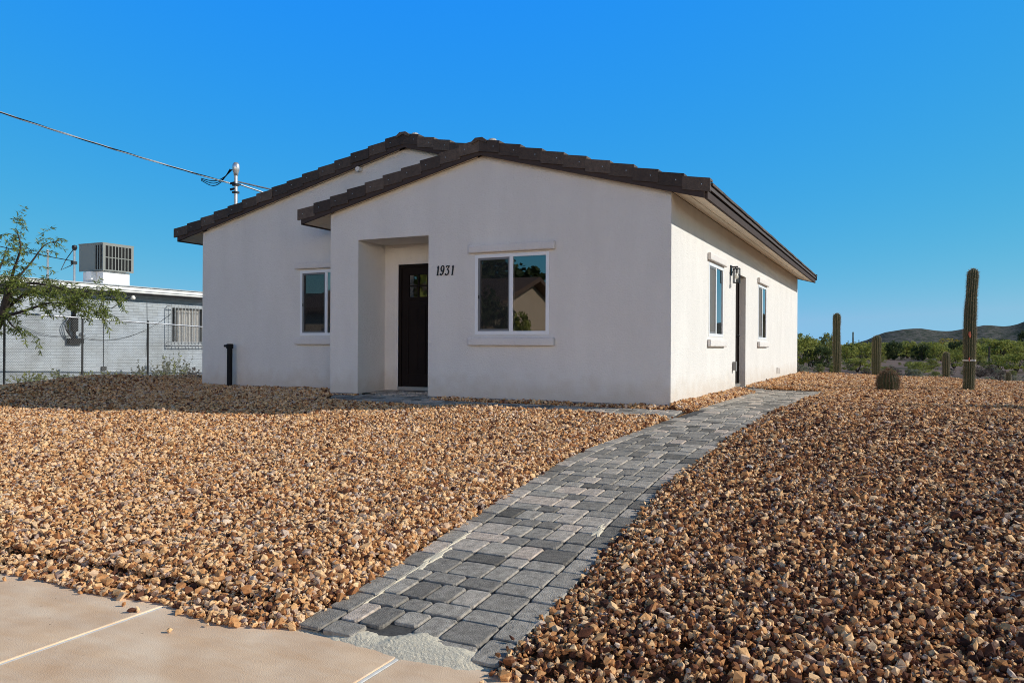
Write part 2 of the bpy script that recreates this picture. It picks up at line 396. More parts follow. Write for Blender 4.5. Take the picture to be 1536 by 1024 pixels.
for tr, d in ((W2/2 - .13, SB - .05), (W1/2 - .13, -.05)):
    mo = MB(house); mo.lathe((tr, d + .1, zr(W2/2 if tr > 4 else W1/2) + .01), [(.0, -.03), (.07, -.02), (.075, .02), (.05, .05), (.015, .062)], 9); mo.build('mortar', M['mortar'], roof)
# fascia boards
fa = MB(house)
def rake_board(t0, t1, d, zf):
    slab(fa, t0, t1, d - .035, d + .0, zf, -.195, -.06)
rake_board(-OV + .02, W1/2, -RK, zr); rake_board(W1/2, W1 + OVP - .02, -RK, zp)
rake_board(W2/2, W2 + OVL - .02, SB - RK, zl); rake_board(W1/2 + .15, W2/2, SB - RK, zr)
rake_board(-OV + .02, W2/2, L + .13, zr); rake_board(W2/2, W2 + OVL - .02, L + .13, zl)
def eave(t, sgn, d0, d1, zf):
    z = zf(t)
    fa.box(t - .02, t + .02, d0, d1, z - .195, z - .100, 0)
    fa.box(t - sgn*.012 - .010, t - sgn*.012 + .010, d0, d1, z - .100, z - .0, 2)
    fa.box(t + sgn*.024 - .012, t + sgn*.024 + .012, d0, d1, z - .070, z - .012, 1)
eave(-OV, -1, -RK + .002, L + .13, zr); eave(W2 + OVL, 1, SB - RK + .002, L + .13, zl); eave(W1 + OVP, 1, -RK + .002, SB - .01, zp)
fa.build('fascia', [M['fascia'], M['flashing'], M['dark']], roof)
so = MB(house)
def soffit(ta, tb, d0, d1, zf, n=4):
    for i in range(n):
        a = ta + (tb - ta)*(i + .03)/n; b = ta + (tb - ta)*(i + .97)/n
        slab(so, a, b, d0, d1, zf, -.182 + .004*(i % 2), -.145)
soffit(-OV + .022, .0, -RK + .004, L + .09, zr); soffit(W2 + OVL - .022, W2, SB - RK + .004, L + .09, zl); soffit(W1 + OVP - .022, W1, -RK + .004, SB - .004, zp)
soffit(.0, W1/2, -RK + .004, -.002, zr, 1); soffit(W1, W1/2, -RK + .004, -.002, zp, 1)
soffit(W2, W2/2, SB - RK + .004, SB - .002, zl, 1); soffit(W1/2 + .2, W2/2, SB - RK + .004, SB - .002, zr, 1)
so.build('soffit', M['soffit'], roof)
vt = MB(house); vt.tube([(5.75, SB + .02, B + zsm(5.75) - .05), (5.75, SB - .10, B + zsm(5.75) - .05)], .045, 10)
vt.build('outlooker', M['trim'], HE)

# ---- windows
def window(P, a0, a1, depth, screen_left=True, screen='screen', glassm='glass', lint=.10):
    z0, z1 = ZB, ZT; am = (a0 + a1)/2
    f = MB(house)
    def bx(m, x0, x1, o0, o1, y0, y1, mi=None):
        vs = [P(x, o, y) for y in (y0, y1) for x, o in ((x0, o0), (x1, o0), (x1, o1), (x0, o1))]
        m.hexa(vs, mi)
    fw = .05
    bx(f, a0, a0 + fw, -.075, .008, z0, z1); bx(f, a1 - fw, a1, -.075, .008, z0, z1)
    bx(f, a0 + fw, a1 - fw, -.075, .007, z0, z0 + fw); bx(f, a0 + fw, a1 - fw, -.075, .007, z1 - fw, z1)
    bx(f, am - .03, am + .03, -.07, .004, z0 + fw, z1 - fw)
    fr = f.build('window', M['white'], HE, bevel=.004)
    s = MB(house); sa, sb = (a0 + fw, am - .03) if screen_left else (am + .03, a1 - fw)
    for x0, x1, y0, y1 in ((sa, sa + .032, z0 + fw, z1 - fw), (sb - .022, sb, z0 + fw, z1 - fw), (sa + .032, sb - .022, z0 + fw, z0 + fw + .03), (sa + .032, sb - .022, z1 - fw - .03, z1 - fw)):
        bx(s, x0, x1, -.04, -.002, y0, y1)
    s.build('sash', M['sash'], fr)
    g = MB(house); g.quad(P(sa + .03, -.010, z0 + fw + .028), P(sb - .02, -.010, z0 + fw + .028), P(sb - .02, -.010, z1 - fw - .028), P(sa + .03, -.010, z1 - fw - .028))
    g.build('screen', M[screen], fr, recalc=False)
    for k, (x0, x1) in enumerate(((a0 + fw, am - .03), (am + .03, a1 - fw))):
        g = MB(house); o = -.030 if k == (0 if screen_left else 1) else -.006
        g.quad(P(x0, o, z0 + fw), P(x1, o, z0 + fw), P(x1, o, z1 - fw), P(x0, o, z1 - fw)); g.build('pane', M[glassm], fr, recalc=False)
    if screen_left:
        k = MB(house); zc = z0 + .45*(z1 - z0); bx(k, sa + .006, sa + .024, -.002, .008, zc, zc + .05); k.build('latch', M['dark'], fr)
    tr = MB(house); bx(tr, a0 - lint, a1 + lint, -.0, .055, z1 + .025, z1 + .145); tr.build('lintel', M['trim'], HE, bevel=.018)
    tr = MB(house); bx(tr, a0 - lint, a1 + lint, -.0, .06, z0 - .165, z0 - .045); tr.build('sill', M['trim'], HE, bevel=.018)
window(FR, -2.968, -1.764, .11)
window(MN, -7.097, -5.893, .11)
window(RT, 2.30, 3.435, .08, True, 'sidescreen'); window(RT, 7.184, 8.346, .08, True, 'sidescreen')

# ---- doors
def door(P, a0, a1, z0, z1, lite):
    m = MB(house)
    def bx(m, x0, x1, o0, o1, y0, y1, mi=None):
        m.hexa([P(x, o, y) for y in (y0, y1) for x, o in ((x0, o0), (x1, o0), (x1, o1), (x0, o1))], mi)
    bx(m, a0, a0 + .045, -.10, -.02, z0, z1); bx(m, a1 - .045, a1, -.10, -.02, z0, z1); bx(m, a0 + .045, a1 - .045, -.10, -.02, z1 - .045, z1)
    x0, x1, y1 = a0 + .047, a1 - .047, z1 - .047; wd = x1 - x0
    la, lb, lz0, lz1 = x0 + .16*wd, x1 - .16*wd, y1 - .50, y1 - .13
    if not lite: lz0 = lz1 = y1 - .13
    # stiles and rails around the panels
    bx(m, x0, la, -.085, -.045, z0 + .012, y1); bx(m, lb, x1, -.085, -.045, z0 + .012, y1)
    bx(m, la, lb, -.085, -.045, lz1, y1)
    if lite:
        bx(m, la, lb, -.085, -.045, lz0 - .14, lz0)
        bx(m, la - .02, lb + .02, -.045, -.03, lz0 - .05, lz0 - .012)
    pt = lz0 - .14; mid = (la + lb)/2
    bx(m, la, lb, -.085, -.045, z0 + .012, z0 + .22)
    bx(m, mid - .05, mid + .05, -.085, -.045, z0 + .22, pt)
    bx(m, la, mid - .05, -.085, -.058, z0 + .22, pt); bx(m, mid + .05, lb, -.085, -.058, z0 + .22, pt)
    bx(m, la + .05, mid - .10, -.058, -.05, z0 + .28, pt - .06); bx(m, mid + .10, lb - .05, -.058, -.05, z0 + .28, pt - .06)
    o = m.build('door', M['door'], HE, bevel=.004)
    if lite:
        mm = MB(house); zm = (lz0 + lz1)/2
        for q in (1/3, 2/3): bx(mm, la + (lb - la)*q - .01, la + (lb - la)*q + .01, -.075, -.047, lz0, lz1)
        bx(mm, la, lb, -.073, -.049, zm - .009, zm + .009); mm.build('muntin', M['door'], o)
        g = MB(house); g.quad(P(la, -.066, lz0), P(lb, -.066, lz0), P(lb, -.066, lz1), P(la, -.066, lz1)); g.build('pane', M['doorglass'], o, recalc=False)
    h = MB(house); ah = x1 - .07
    h.tube([P(ah, -.045, 1.0), P(ah, .005, 1.0), P(ah - .10, .008, 1.0)], .011, 8); h.lathe(P(ah, -.04, 1.0), [(.01, -.026), (.027, -.02), (.027, .02), (.01, .026)], 10)
    h.build('handle', M['dark'], o)
    t = MB(house); bx(t, a0, a1, -.12, .015, z0 - .05, z0 + .008); t.build('threshold', M['threshold'], o)
door(RC, -4.853, -3.94, .078, 2.134, True)
door(lambda a, o, z: RT(a, o - .10, z), 4.60, 5.652, .06, 2.148, False)

# ---- house number 1931
nb = None
def stroke(pts, x, sc=.15):
    # slanted pen strokes: (x, y, width) in units of the numeral height
    P2 = []
    for i, (a, b, wd) in enumerate([(p_[0], p_[1], p_[2]*.86) for p_ in pts]):
        a0, b0, _ = pts[max(0, i - 1)]; a1, b1, _ = pts[min(len(pts) - 1, i + 1)]
        dx, dy = a1 - a0, b1 - b0; l = math.hypot(dx, dy) or 1
        P2.append(((a - dy/l*wd/2, b + dx/l*wd/2), (a + dy/l*wd/2, b - dx/l*wd/2)))
    sh = lambda p: (x + (p[0] + .11*p[1])*sc, 1.845 + p[1]*sc)
    for (l0, r0), (l1, r1) in zip(P2, P2[1:]):
        q = [sh(l0), sh(r0), sh(r1), sh(l1)]
        nb.hexa([FR(a, .002, z) for a, z in q] + [FR(a, .014, z) for a, z in q])
def arc(cx, cy, rx, ry, a0, a1, w0, w1, n=9):
    return [(cx + rx*math.cos(math.radians(a0 + (a1 - a0)*i/n)), cy + ry*math.sin(math.radians(a0 + (a1 - a0)*i/n)), w0 + (w1 - w0)*math.sin(PI*i/n)) for i in range(n + 1)]
def one(x): stroke([(-.02, .78, .05), (.10, .98, .14), (.10, .90, .17), (.09, .5, .15), (.08, .1, .16), (.08, .0, .2)], x); stroke([(-.05, .03, .05), (.08, .05, .12), (.2, .05, .05)], x)
x0 = -3.634
def nine(x): stroke(arc(.22, .70, .17, .28, 0, 360, .13, .13, 16), x); stroke([(.39, .72, .15), (.37, .45, .16), (.28, .15, .13), (.15, .04, .13), (.02, .1, .17), (.05, .2, .12)], x)
def three(x):
    stroke([(.04, .82, .12), (.14, .95, .14), (.30, .94, .10), (.42, .97, .12), (.26, .66, .12), (.18, .58, .10), (.32, .54, .14), (.40, .35, .16), (.34, .14, .15), (.2, .03, .14), (.05, .07, .15), (.03, .2, .16)], x)
for fn, dx in ((one, 0), (nine, .058), (three, .146), (one, .262)):
    nb = MB(house); fn(x0 + dx); nb.build('numeral', M['number'], HE)
# ---- small wall fittings
ob = MB(house); ob.box(-.06, .0, 4.30, 4.38, B + .355, B + .51); ob.box(-.068, -.058, 4.295, 4.385, B + .34, B + .515); ob.build('outlet_box', M['outlet'], HE, bevel=.006)
fv = MB(house)
for a in ((10.1, 10.13, .12, .25), (10.47, 10.5, .12, .25), (10.1, 10.5, .25, .28)): fv.box(-.02, -.001, a[0], a[1], B + a[2], B + a[3])
fv.build('crawl_vent', M['trim'], HE)

# ---- wall lantern (hangs on the wall: a thing of its own)
lt = Frame('wall_lantern', 0, 4.1, B + 2.06, 'dark metal wall lantern with a clear glass cage and frosted bulb beside the side door', 'lantern')
Ld, Lz = 4.1, B + 1.93; m = MB(lt)
m.box(-.02, -.001, Ld - .06, Ld + .06, Lz + .13, Lz + .31); m.box(-.13, -.02, Ld - .012, Ld + .012, Lz + .27, Lz + .295)
m.tube([(-.02, Ld, Lz + .16), (-.05, Ld, Lz + .22), (-.09, Ld, Lz + .27)], .007, 6)
m.build('bracket', M['dark'], lt.e)
m = MB(lt); tc_ = -.105; r = .050
for a, b in ((-1, -1), (-1, 1), (1, 1), (1, -1)): m.box(tc_ + a*r - .007, tc_ + a*r + .007, Ld + b*r - .007, Ld + b*r + .007, Lz, Lz + .245)
for z in (Lz - .008, Lz + .245):
    m.box(tc_ - r - .007, tc_ + r + .007, Ld - r - .007, Ld - r + .007, z, z + .014); m.box(tc_ - r - .007, tc_ + r + .007, Ld + r - .007, Ld + r + .007, z, z + .014)
    m.box(tc_ - r - .007, tc_ - r + .007, Ld - r + .007, Ld + r - .007, z, z + .014); m.box(tc_ + r - .007, tc_ + r + .007, Ld - r + .007, Ld + r - .007, z, z + .014)
m.box(tc_ - r + .007, tc_ + r - .007, Ld - .02, Ld + .02, Lz + .247, Lz + .257); m.tube([(tc_, Ld, Lz + .25), (tc_, Ld, Lz + .17)], .02, 8)
m.build('cage', M['dark'], lt.e)
m = MB(lt); m.lathe((tc_, Ld, Lz + .01), [(.038, 0), (.038, .22)], 14); m.build('glass_shade', M['clearglass'], lt.e, smooth=False)
m = MB(lt); m.lathe((tc_, Ld, Lz + .06), [(.006, 0), (.028, .02), (.033, .05), (.022, .085), (.014, .11)], 10); m.build('bulb', M['bulb'], lt.e, smooth=True)
m = MB(lt); m.tube([(-.012, Ld - .05, Lz + .14), (-.014, Ld - .055, Lz + .0), (-.014, Ld - .055, Lz - .03)], .004, 6); m.tube([(-.014, Ld - .055, Lz - .03), (-.014, Ld - .055, Lz - .09)], .012, 8)
m.build('pull_cord', M['galv'], lt.e)

# ---- black standpipe at the left of the front
pt_, pd_ = 8.66, .70
sp = Frame('standpipe', pt_, pd_, float(lot(pt_, pd_)), 'black capped plastic pipe standing in gravel against the left front wall', 'pipe')
g0 = float(lot(pt_, pd_)) - .05; m = MB(sp); m.tube([(pt_, pd_, g0), (pt_, pd_, B + .74)], .05, 14); m.build('pipe', M['rubber'], sp.e, smooth=False)
m = MB(sp); m.lathe((pt_, pd_, B + .70), [(.06, 0), (.066, .01), (.066, .075), (.05, .09), (.0, .092)], 14); m.tube([(pt_ + .02, pd_, B + .75), (pt_ + .12, pd_ - .02, B + .75)], .022, 8); m.build('cap', M['rubber'], sp.e)

# ---- service mast and cable
mt_, md_ = 9.45, 1.6
zroof = zl(mt_)
ms = Frame('service_mast', mt_, md_, zroof, 'galvanised electrical service mast with weatherhead rising from the left roof slope', 'mast')
m = MB(ms); m.tube([(mt_, md_, zroof - .1), (mt_, md_, B + 4.28)], .038, 12); m.lathe((mt_, md_, zroof + .02), [(.16, -.05), (.12, .0), (.05, .06), (.042, .12)], 14); m.build('pipe', M['galv'], ms.e)
m = MB(ms); zt_ = B + 4.28
m.lathe((mt_, md_, zt_), [(.042, -.06), (.05, 0), (.065, .04), (.075, .10), (.07, .16), (.045, .205), (.0, .22)], 16); m.build('weatherhead', M['alu'], ms.e, smooth=True)
m = MB(ms)
for q in (0, .12): m.tube([(mt_, md_ - .02, zt_ - .2 - q), (mt_ + .10, md_ - .05, zt_ - .22 - q)], .025, 8)
m.box(mt_ - .05, mt_ + .05, md_ - .055, md_ + .05, zt_ - .27, zt_ - .22); m.box(mt_ - .05, mt_ + .05, md_ - .055, md_ + .05, zt_ - .42, zt_ - .38)
m.build('clamp', M['dark'], ms.e)
for a, q in (((7.6, 3.3), .17), ((8.3, 4.6), .21)):
    m = MB(ms); m.tube([(mt_, md_, zt_ - q), (a[0], a[1], zl(a[0]) + .02)], .016, 8); m.build('brace', M['galv'], ms.e)
m = MB(ms)
for k in range(3):
    p0 = Vector((mt_ + .10, md_ - .03*k, zt_ + .08)); p3 = Vector((mt_ + .62, md_ - .33, zt_ - .12 - .02*k)); pts = []
    for i in range(13):
        s_ = i/12; p = p0.lerp(p3, s_); p.z -= (.16 + .05*k)*math.sin(PI*s_)*(1 - .3*s_); pts.append(p)
    m.tube(pts, .009, 6)
m.build('drip_loop', M['rubber'], ms.e)
# triplex service drop: two black legs wound on a bare neutral, running to the street
xa, ya = W(mt_ + .08, md_ - .03); A = Vector((xa, ya, zt_ - .22)); E_ = Vector((-18.0, 6.0, CAMZ + 7.6))
POLE = (-18.0, 5.8)
up = math.hypot(E_.x - A.x, E_.y - A.y)
def drop_pt(s_): p = A.lerp(E_, s_); p.z -= 1.05*4*s_*(1 - s_)*.5; return p
cb = MB(); NS = 260
side = Vector((E_.y - A.y, -(E_.x - A.x), 0)).normalized()
for k, mi in ((0, 0), (1, 1), (2, 1)):
    pts = []
    for i in range(NS + 1):
        s_ = i/NS; p = drop_pt(s_); ang = s_*up*2*PI/1.5 + k*2*PI/3
        pts.append(p + side*math.cos(ang)*.009 + Vector((0, 0, 1))*math.sin(ang)*.009)
    cb.tube(pts, .0085, 6, mi)
tag(cb.build('service_cable', [M['rubber'], M['alu']], world=True, smooth=True, recalc=False, origin=tuple(A)), 'twisted black and silver overhead cable sloping down to the roof mast', 'cable')

# ================================================================== GROUND
def grid_mesh(name, xs, ys, zf, mats, kind='structure', extra=None):
    X, Y = np.meshgrid(np.array(xs), np.array(ys)); Z = zf(X, Y); ny, nx = X.shape
    vs = np.stack([X.ravel(), Y.ravel(), Z.ravel()], 1); i = np.arange((ny - 1)*nx).reshape(ny - 1, nx)[:, :-1].ravel()
    fs = np.stack([i, i + 1, i + nx + 1, i + nx], 1)
    me = bpy.data.meshes.new(name); me.from_pydata(vs.tolist(), [], fs.tolist())
    for m in mats: me.materials.append(m)
    me.polygons.foreach_set('use_smooth', [True]*len(fs))
    if extra:
        for k, fn in extra.items():
            a = me.attributes.new(k, 'FLOAT', 'POINT'); a.data.foreach_set('value', fn(X, Y).ravel().astype(np.float32))
    o = bpy.data.objects.new(name, me); COL.objects.link(o); o['kind'] = kind; return o
def axis(lim, fine, st):
    a = list(np.arange(-fine, fine + .01, st)); x = fine; s_ = st
    while x < lim: s_ *= 1.16; x += s_; a.append(x); a.insert(0, -x)
    return a
gm = bpy.data.materials.new('desert_ground'); gm.use_nodes = True
nt = gm.node_tree; b = nt.nodes['Principled BSDF']; b.inputs['Roughness'].default_value = .95; b.inputs['Specular IOR Level'].default_value = .1
tc = nt.nodes.new('ShaderNodeTexCoord')
n1 = nt.nodes.new('ShaderNodeTexNoise'); n1.inputs['Scale'].default_value = .09; n1.inputs['Detail'].default_value = 10; n1.inputs['Roughness'].default_value = .7
nt.links.new(tc.outputs['Object'], n1.inputs['Vector'])
r1 = nt.nodes.new('ShaderNodeValToRGB'); e = r1.color_ramp.elements
e[0].position = .36; e[0].color = (.085, .080, .048, 1); e[1].position = .62; e[1].color = (.22, .155, .13, 1); e.new(.48).color = (.15, .11, .09, 1)
nt.links.new(n1.outputs['Fac'], r1.inputs[0])
n2 = nt.nodes.new('ShaderNodeTexVoronoi'); n2.inputs['Scale'].default_value = 28
nt.links.new(tc.outputs['Object'], n2.inputs['Vector'])
r2 = nt.nodes.new('ShaderNodeValToRGB'); e = r2.color_ramp.elements
e[0].color = (.06, .035, .02, 1); e[1].color = (.38, .23, .12, 1); e.new(.5).color = (.24, .13, .06, 1)
nt.links.new(n2.outputs['Color'], r2.inputs[0])
at_ = nt.nodes.new('ShaderNodeAttribute'); at_.attribute_name = 'pad'
mx = nt.nodes.new('ShaderNodeMix'); mx.data_type = 'RGBA'
nt.links.new(at_.outputs['Fac'], mx.inputs[0]); nt.links.new(r1.outputs[0], mx.inputs[6]); nt.links.new(r2.outputs[0], mx.inputs[7])
nt.links.new(mx.outputs[2], b.inputs['Base Color'])
bp = nt.nodes.new('ShaderNodeBump'); bp.inputs['Strength'].default_value = .6; bp.inputs['Distance'].default_value = .03
nt.links.new(n2.outputs['Distance'], bp.inputs['Height']); nt.links.new(bp.outputs[0], b.inputs['Normal'])
def padf(X, Y):
    t, d = TD(X, Y); return np.clip(1 - off_pad(t, d)/.6, 0, 1)*(d > -8)
grid_mesh('ground', axis(4000, 34, .4), axis(4000, 34, .4), ground_z, [gm], extra={'pad': padf})

# hills on the skyline
def ridge_h(X, Y):
    az = np.degrees(np.arctan2(X, Y)); R = np.hypot(X, Y)
    pts = [(-180, 20), (-132, 70), (-113, 95), (-95, 70), (-75, 55), (-60, 30), (-45, 14), (0, 6), (20, 4), (23.4, 6), (24.4, 14), (25.4, 26), (26.6, 32), (27.5, 33), (28.5, 29.5), (29.2, 29), (29.9, 33), (31.2, 39), (31.8, 37), (32.3, 36), (32.9, 40), (33.6, 48), (35, 50), (38, 42), (42, 34), (48, 40), (60, 60), (80, 30), (120, 20), (180, 20)]
    h = np.interp(az, [p[0] for p in pts], [p[1] for p in pts])
    prof = np.exp(-((R - 1450)/330.)**2)
    rough = 3.2*np.sin(X*.021 + 2)*np.sin(Y*.017) + 1.6*np.sin(X*.06)*np.cos(Y*.05 + 1)
    return -14 + (h + 14 + rough*.5)*prof
hm = bpy.data.materials.new('hill_scrub'); hm.use_nodes = True
nt = hm.node_tree; b = nt.nodes['Principled BSDF']; b.inputs['Roughness'].default_value = 1; b.inputs['Specular IOR Level'].default_value = 0
tc = nt.nodes.new('ShaderNodeTexCoord'); n1 = nt.nodes.new('ShaderNodeTexNoise'); n1.inputs['Scale'].default_value = .11; n1.inputs['Detail'].default_value = 8; n1.inputs['Roughness'].default_value = .75
nt.links.new(tc.outputs['Object'], n1.inputs['Vector']); r1 = nt.nodes.new('ShaderNodeValToRGB'); e = r1.color_ramp.elements
e[0].position = .42; e[0].color = (.045, .066, .050, 1); e[1].position = .60; e[1].color = (.175, .165, .155, 1)
nt.links.new(n1.outputs['Fac'], r1.inputs[0]); nt.links.new(r1.outputs[0], b.inputs['Base Color'])
bp = nt.nodes.new('ShaderNodeBump'); bp.inputs['Strength'].default_value = 1; bp.inputs['Distance'].default_value = 6
nt.links.new(n1.outputs['Fac'], bp.inputs['Height']); nt.links.new(bp.outputs[0], b.inputs['Normal'])
az = np.radians(np.concatenate([np.arange(-180, 15, 3.), np.arange(15, 60, .35), np.arange(60, 181, 3.)])); rr = np.arange(850, 2150, 26.)
A2, R2 = np.meshgrid(az, rr); X, Y = R2*np.sin(A2), R2*np.cos(A2); Z = ridge_h(X, Y); ny, nx = X.shape
i = np.arange((ny - 1)*nx).reshape(ny - 1, nx)[:, :-1].ravel()
me = bpy.data.meshes.new('hills'); me.from_pydata(np.stack([X.ravel(), Y.ravel(), Z.ravel()], 1).tolist(), [], np.stack([i, i + nx, i + nx + 1, i + 1], 1).tolist())
me.materials.append(hm); me.polygons.foreach_set('use_smooth', [True]*len(me.polygons)); o = bpy.data.objects.new('hills', me); COL.objects.link(o); o['kind'] = 'structure'

# pavement: five-foot slabs with pale sealed joints; kerb; street
M['slab'] = mat('tan_concrete', (.80, .565, .37), .85, var=.16, vscale=3.1, bump=.3, bscale=160, var2=(.87, .67, .47), detail=14)
nt = M['slab'].node_tree
nz = nt.nodes.new('ShaderNodeTexNoise'); nz.inputs['Scale'].default_value = 34; nz.inputs['Detail'].default_value = 5
rz = nt.nodes.new('ShaderNodeValToRGB'); rz.color_ramp.elements[0].position = .25; rz.color_ramp.elements[0].color = (.25, .2, .16, 1); rz.color_ramp.elements[1].position = .30; rz.color_ramp.elements[1].color = (1, 1, 1, 1)
nt.links.new(nt.nodes['Texture Coordinate'].outputs['Object'], nz.inputs[0]); nt.links.new(nz.outputs['Fac'], rz.inputs[0])
mm = nt.nodes.new('ShaderNodeMix'); mm.data_type = 'RGBA'; mm.blend_type = 'MULTIPLY'; mm.inputs[0].default_value = .8
src = nt.nodes['Principled BSDF'].inputs['Base Color'].links[0].from_socket
mp = nt.nodes.new('ShaderNodeMapping'); mp.inputs['Scale'].default_value = (1, 3.2, 1); mp.inputs['Rotation'].default_value = (0, 0, .5); nt.links.new(nt.nodes['Texture Coordinate'].outputs['Object'], mp.inputs[0])
ns = nt.nodes.new('ShaderNodeTexNoise'); ns.inputs['Scale'].default_value = 1.7; ns.inputs['Detail'].default_value = 12; ns.inputs['Roughness'].default_value = .68; nt.links.new(mp.outputs[0], ns.inputs[0])
rs_ = nt.nodes.new('ShaderNodeValToRGB'); rs_.color_ramp.elements[0].position = .36; rs_.color_ramp.elements[0].color = (.93, .83, .72, 1); rs_.color_ramp.elements[1].position = .62; rs_.color_ramp.elements[1].color = (1, 1, 1, 1); nt.links.new(ns.outputs['Fac'], rs_.inputs[0])
m0 = nt.nodes.new('ShaderNodeMix'); m0.data_type = 'RGBA'; m0.blend_type = 'MULTIPLY'; m0.inputs[0].default_value = 1; nt.links.new(src, m0.inputs[6]); nt.links.new(rs_.outputs[0], m0.inputs[7]); src = m0.outputs[2]
nt.links.new(src, mm.inputs[6]); nt.links.new(rz.outputs[0], mm.inputs[7]); nt.links.new(mm.outputs[2], nt.nodes['Principled BSDF'].inputs['Base Color'])
M['sealant'] = mat('joint_sealant', (.74, .70, .62), .8, var=.12, vscale=30)
sw = MB(Loose(0, -8, 0)); J = 1.46
jt = [-.77 + J*k for k in range(-14, 15)]
for a, b_ in zip(jt, jt[1:]): sw.box(a + .013, b_ - .013, -8.9, -7.36, -.16, 0, 0)
for a in jt: sw.box(a - .013, a + .013, -8.9, -7.36, -.16, -.004 if abs(a + .77) > .1 else -.002, 1)
sw.box(jt[0], jt[-1], -9.1, -8.905, -.16, -.002, 0)
o = sw.build('sidewalk', [M['slab'], M['sealant']], bevel=.006); o['kind'] = 'structure'
M['asphalt'] = mat('asphalt', (.055, .053, .05), .9, var=.2, vscale=30, bump=.4, bscale=150)
rd = MB(Loose(0, -13, 0)); rd.box(-60, 60, -17, -9.1, -.16, -.13); o = rd.build('road', M['asphalt']); o['kind'] = 'structure'

# ---- paver path
LE = [(-7.6, -.10), (-7.35, -.13), (-6.9, -.13), (-6.31, -.08), (-5.19, -.01), (-4.55, .03), (-3.56, .09), (-2.92, .07), (-2.28, -.02), (-1.49, -.14), (-.9, -.24), (0, -.36), (5.2, -.38), (9, -.38)]
RE = [(-7.6, -1.22), (-7.32, -1.22), (-6.08, -1.17), (-5.0, -1.12), (-4.37, -1.10), (-3.55, -1.08), (-2.63, -1.10), (-1.15, -1.23), (.65, -1.36), (3.78, -1.48), (5.2, -1.54), (9, -1.54)]
tl = lambda d: np.interp(d, [p[0] for p in LE], [p[1] for p in LE]); tr_ = lambda d: np.interp(d, [p[0] for p in RE], [p[1] for p in RE])
PEND = 5.15
def in_path(t, d):
    m = (d > -7.75) & (d < PEND - .25*(t + .9)*0) & (t < tl(d)) & (t > tr_(d))
    m |= (t > -.45) & (t < 3.7) & (d > -.89) & (d < -.21)                       # walk along the front wall
    m |= (t >= 3.6) & (t < 5.12) & (d > -.89) & (d < .74)                        # entry
    m |= (t >= 5.1) & (t < 5.6) & (d > -.80 + .6*(t - 5.1)) & (d < -.06)
    m |= (t > -.45) & (t < .1) & (d > 4.55) & (d < 5.72)                          # side door landing
    return m
pv = MB(Loose(-.7, -3, 0))
def paver(c, td=.013, dz=0.):
    """c: four (t, d) corners; a rounded concrete stone"""
    zc = float(lot(sum(p[0] for p in c)/4, sum(p[1] for p in c)/4)) + random.uniform(-.002, .003) + dz
    ct = sum(p[0] for p in c)/4; cd = sum(p[1] for p in c)/4
    zz = lambda p: float(lot(*p)) + (zc - float(lot(ct, cd)))
    # cut the corners so the outline is soft
    ring = []
    n = 4
    for i in range(n):
        p, a, b = c[i], c[i - 1], c[(i + 1) % n]
        for q in (a, b):
            l = math.hypot(q[0] - p[0], q[1] - p[1]) or 1; k = min(.013, l*.3)
            ring.append((p[0] + (q[0] - p[0])/l*k, p[1] + (q[1] - p[1])/l*k))
    def inset(k): return [(ct + (x - ct)*(1 - k/max(.03, abs(x - ct) if abs(x - ct) > abs(y - cd) else abs(y - cd))), cd + (y - cd)*(1 - k/max(.03, abs(x - ct) if abs(x - ct) > abs(y - cd) else abs(y - cd)))) for x, y in ring]
    lv = [(ring, -.06), (ring, -.006), (inset(.003), -.0016), (inset(.008), 0.0)]
    vs = []; m = len(ring)
    for rg, h in lv: vs += [(x, y, zz((x, y)) + h) for x, y in rg]
    fs = [(i*m + k, i*m + (k + 1) % m, (i + 1)*m + (k + 1) % m, (i + 1)*m + k) for i in range(3) for k in range(m)] + [tuple(range(3*m, 4*m))]
    pv.rnd = random.random(); pv.add(vs, fs)
def split(a, b, long=.5):
    """random run of short and long stones from a to b"""
    out = []; x = a
    while x < b - .02:
        s_ = .222 if random.random() < long else .148
        if b - x - s_ < .09: s_ = b - x
        out.append((x, min(b, x + s_))); x += s_
    return out
GAP = .0065
cutd = lambda t: -7.24 + .07*math.sin(9*t + 1.5) + .05*math.sin(17*t)     # ragged lower end where the sand shows
for side_ in (0, 1):                                              # border course laid lengthwise
    d = -7.34
    while d < PEND - .02:
        l = .226; d2 = min(PEND, d + l)
        if side_ == 0 and -.92 < d < -.28: d = d2; continue
        if side_ == 0 and d > 4.5: d = d2; continue
        f = (lambda dd: (float(tl(dd)) - .15, float(tl(dd)))) if side_ == 0 else (lambda dd: (float(tr_(dd)), float(tr_(dd)) + .15))
        a0, a1 = f(d); b0, b1 = f(d2)
        paver([(a0 + GAP, d + GAP), (a1 - GAP, d + GAP), (b1 - GAP, d2 - GAP), (b0 + GAP, d2 - GAP)]); d = d2
d = -7.36; row = 0
while d < PEND - .02:
    dp = .148 if (row % 2 == 0) else .222
    d2 = min(PEND, d + dp); dm = (d + d2)/2
    t0, t1 = float(tr_(dm)) + .152, float(tl(dm)) - .152
    if d > 4.6: t1 = .0
    # wide and square stones alternate; in deep rows the stones stand lengthwise
    off = random.random()
    for a, b_ in split(t0, t1, .62 if dp < .2 else .28):
        tm = (a + b_)/2
        lo = max(d, cutd(tm) if tm < -.42 else -7.35) if d < -7.0 else d
        if lo > d2 - .05: continue
        sk = random.uniform(-.004, .004)
        paver([(a + GAP, lo + GAP + sk), (b_ - GAP, lo + GAP), (b_ - GAP, d2 - GAP), (a + GAP, d2 - GAP + sk)])
    d = d2; row += 1
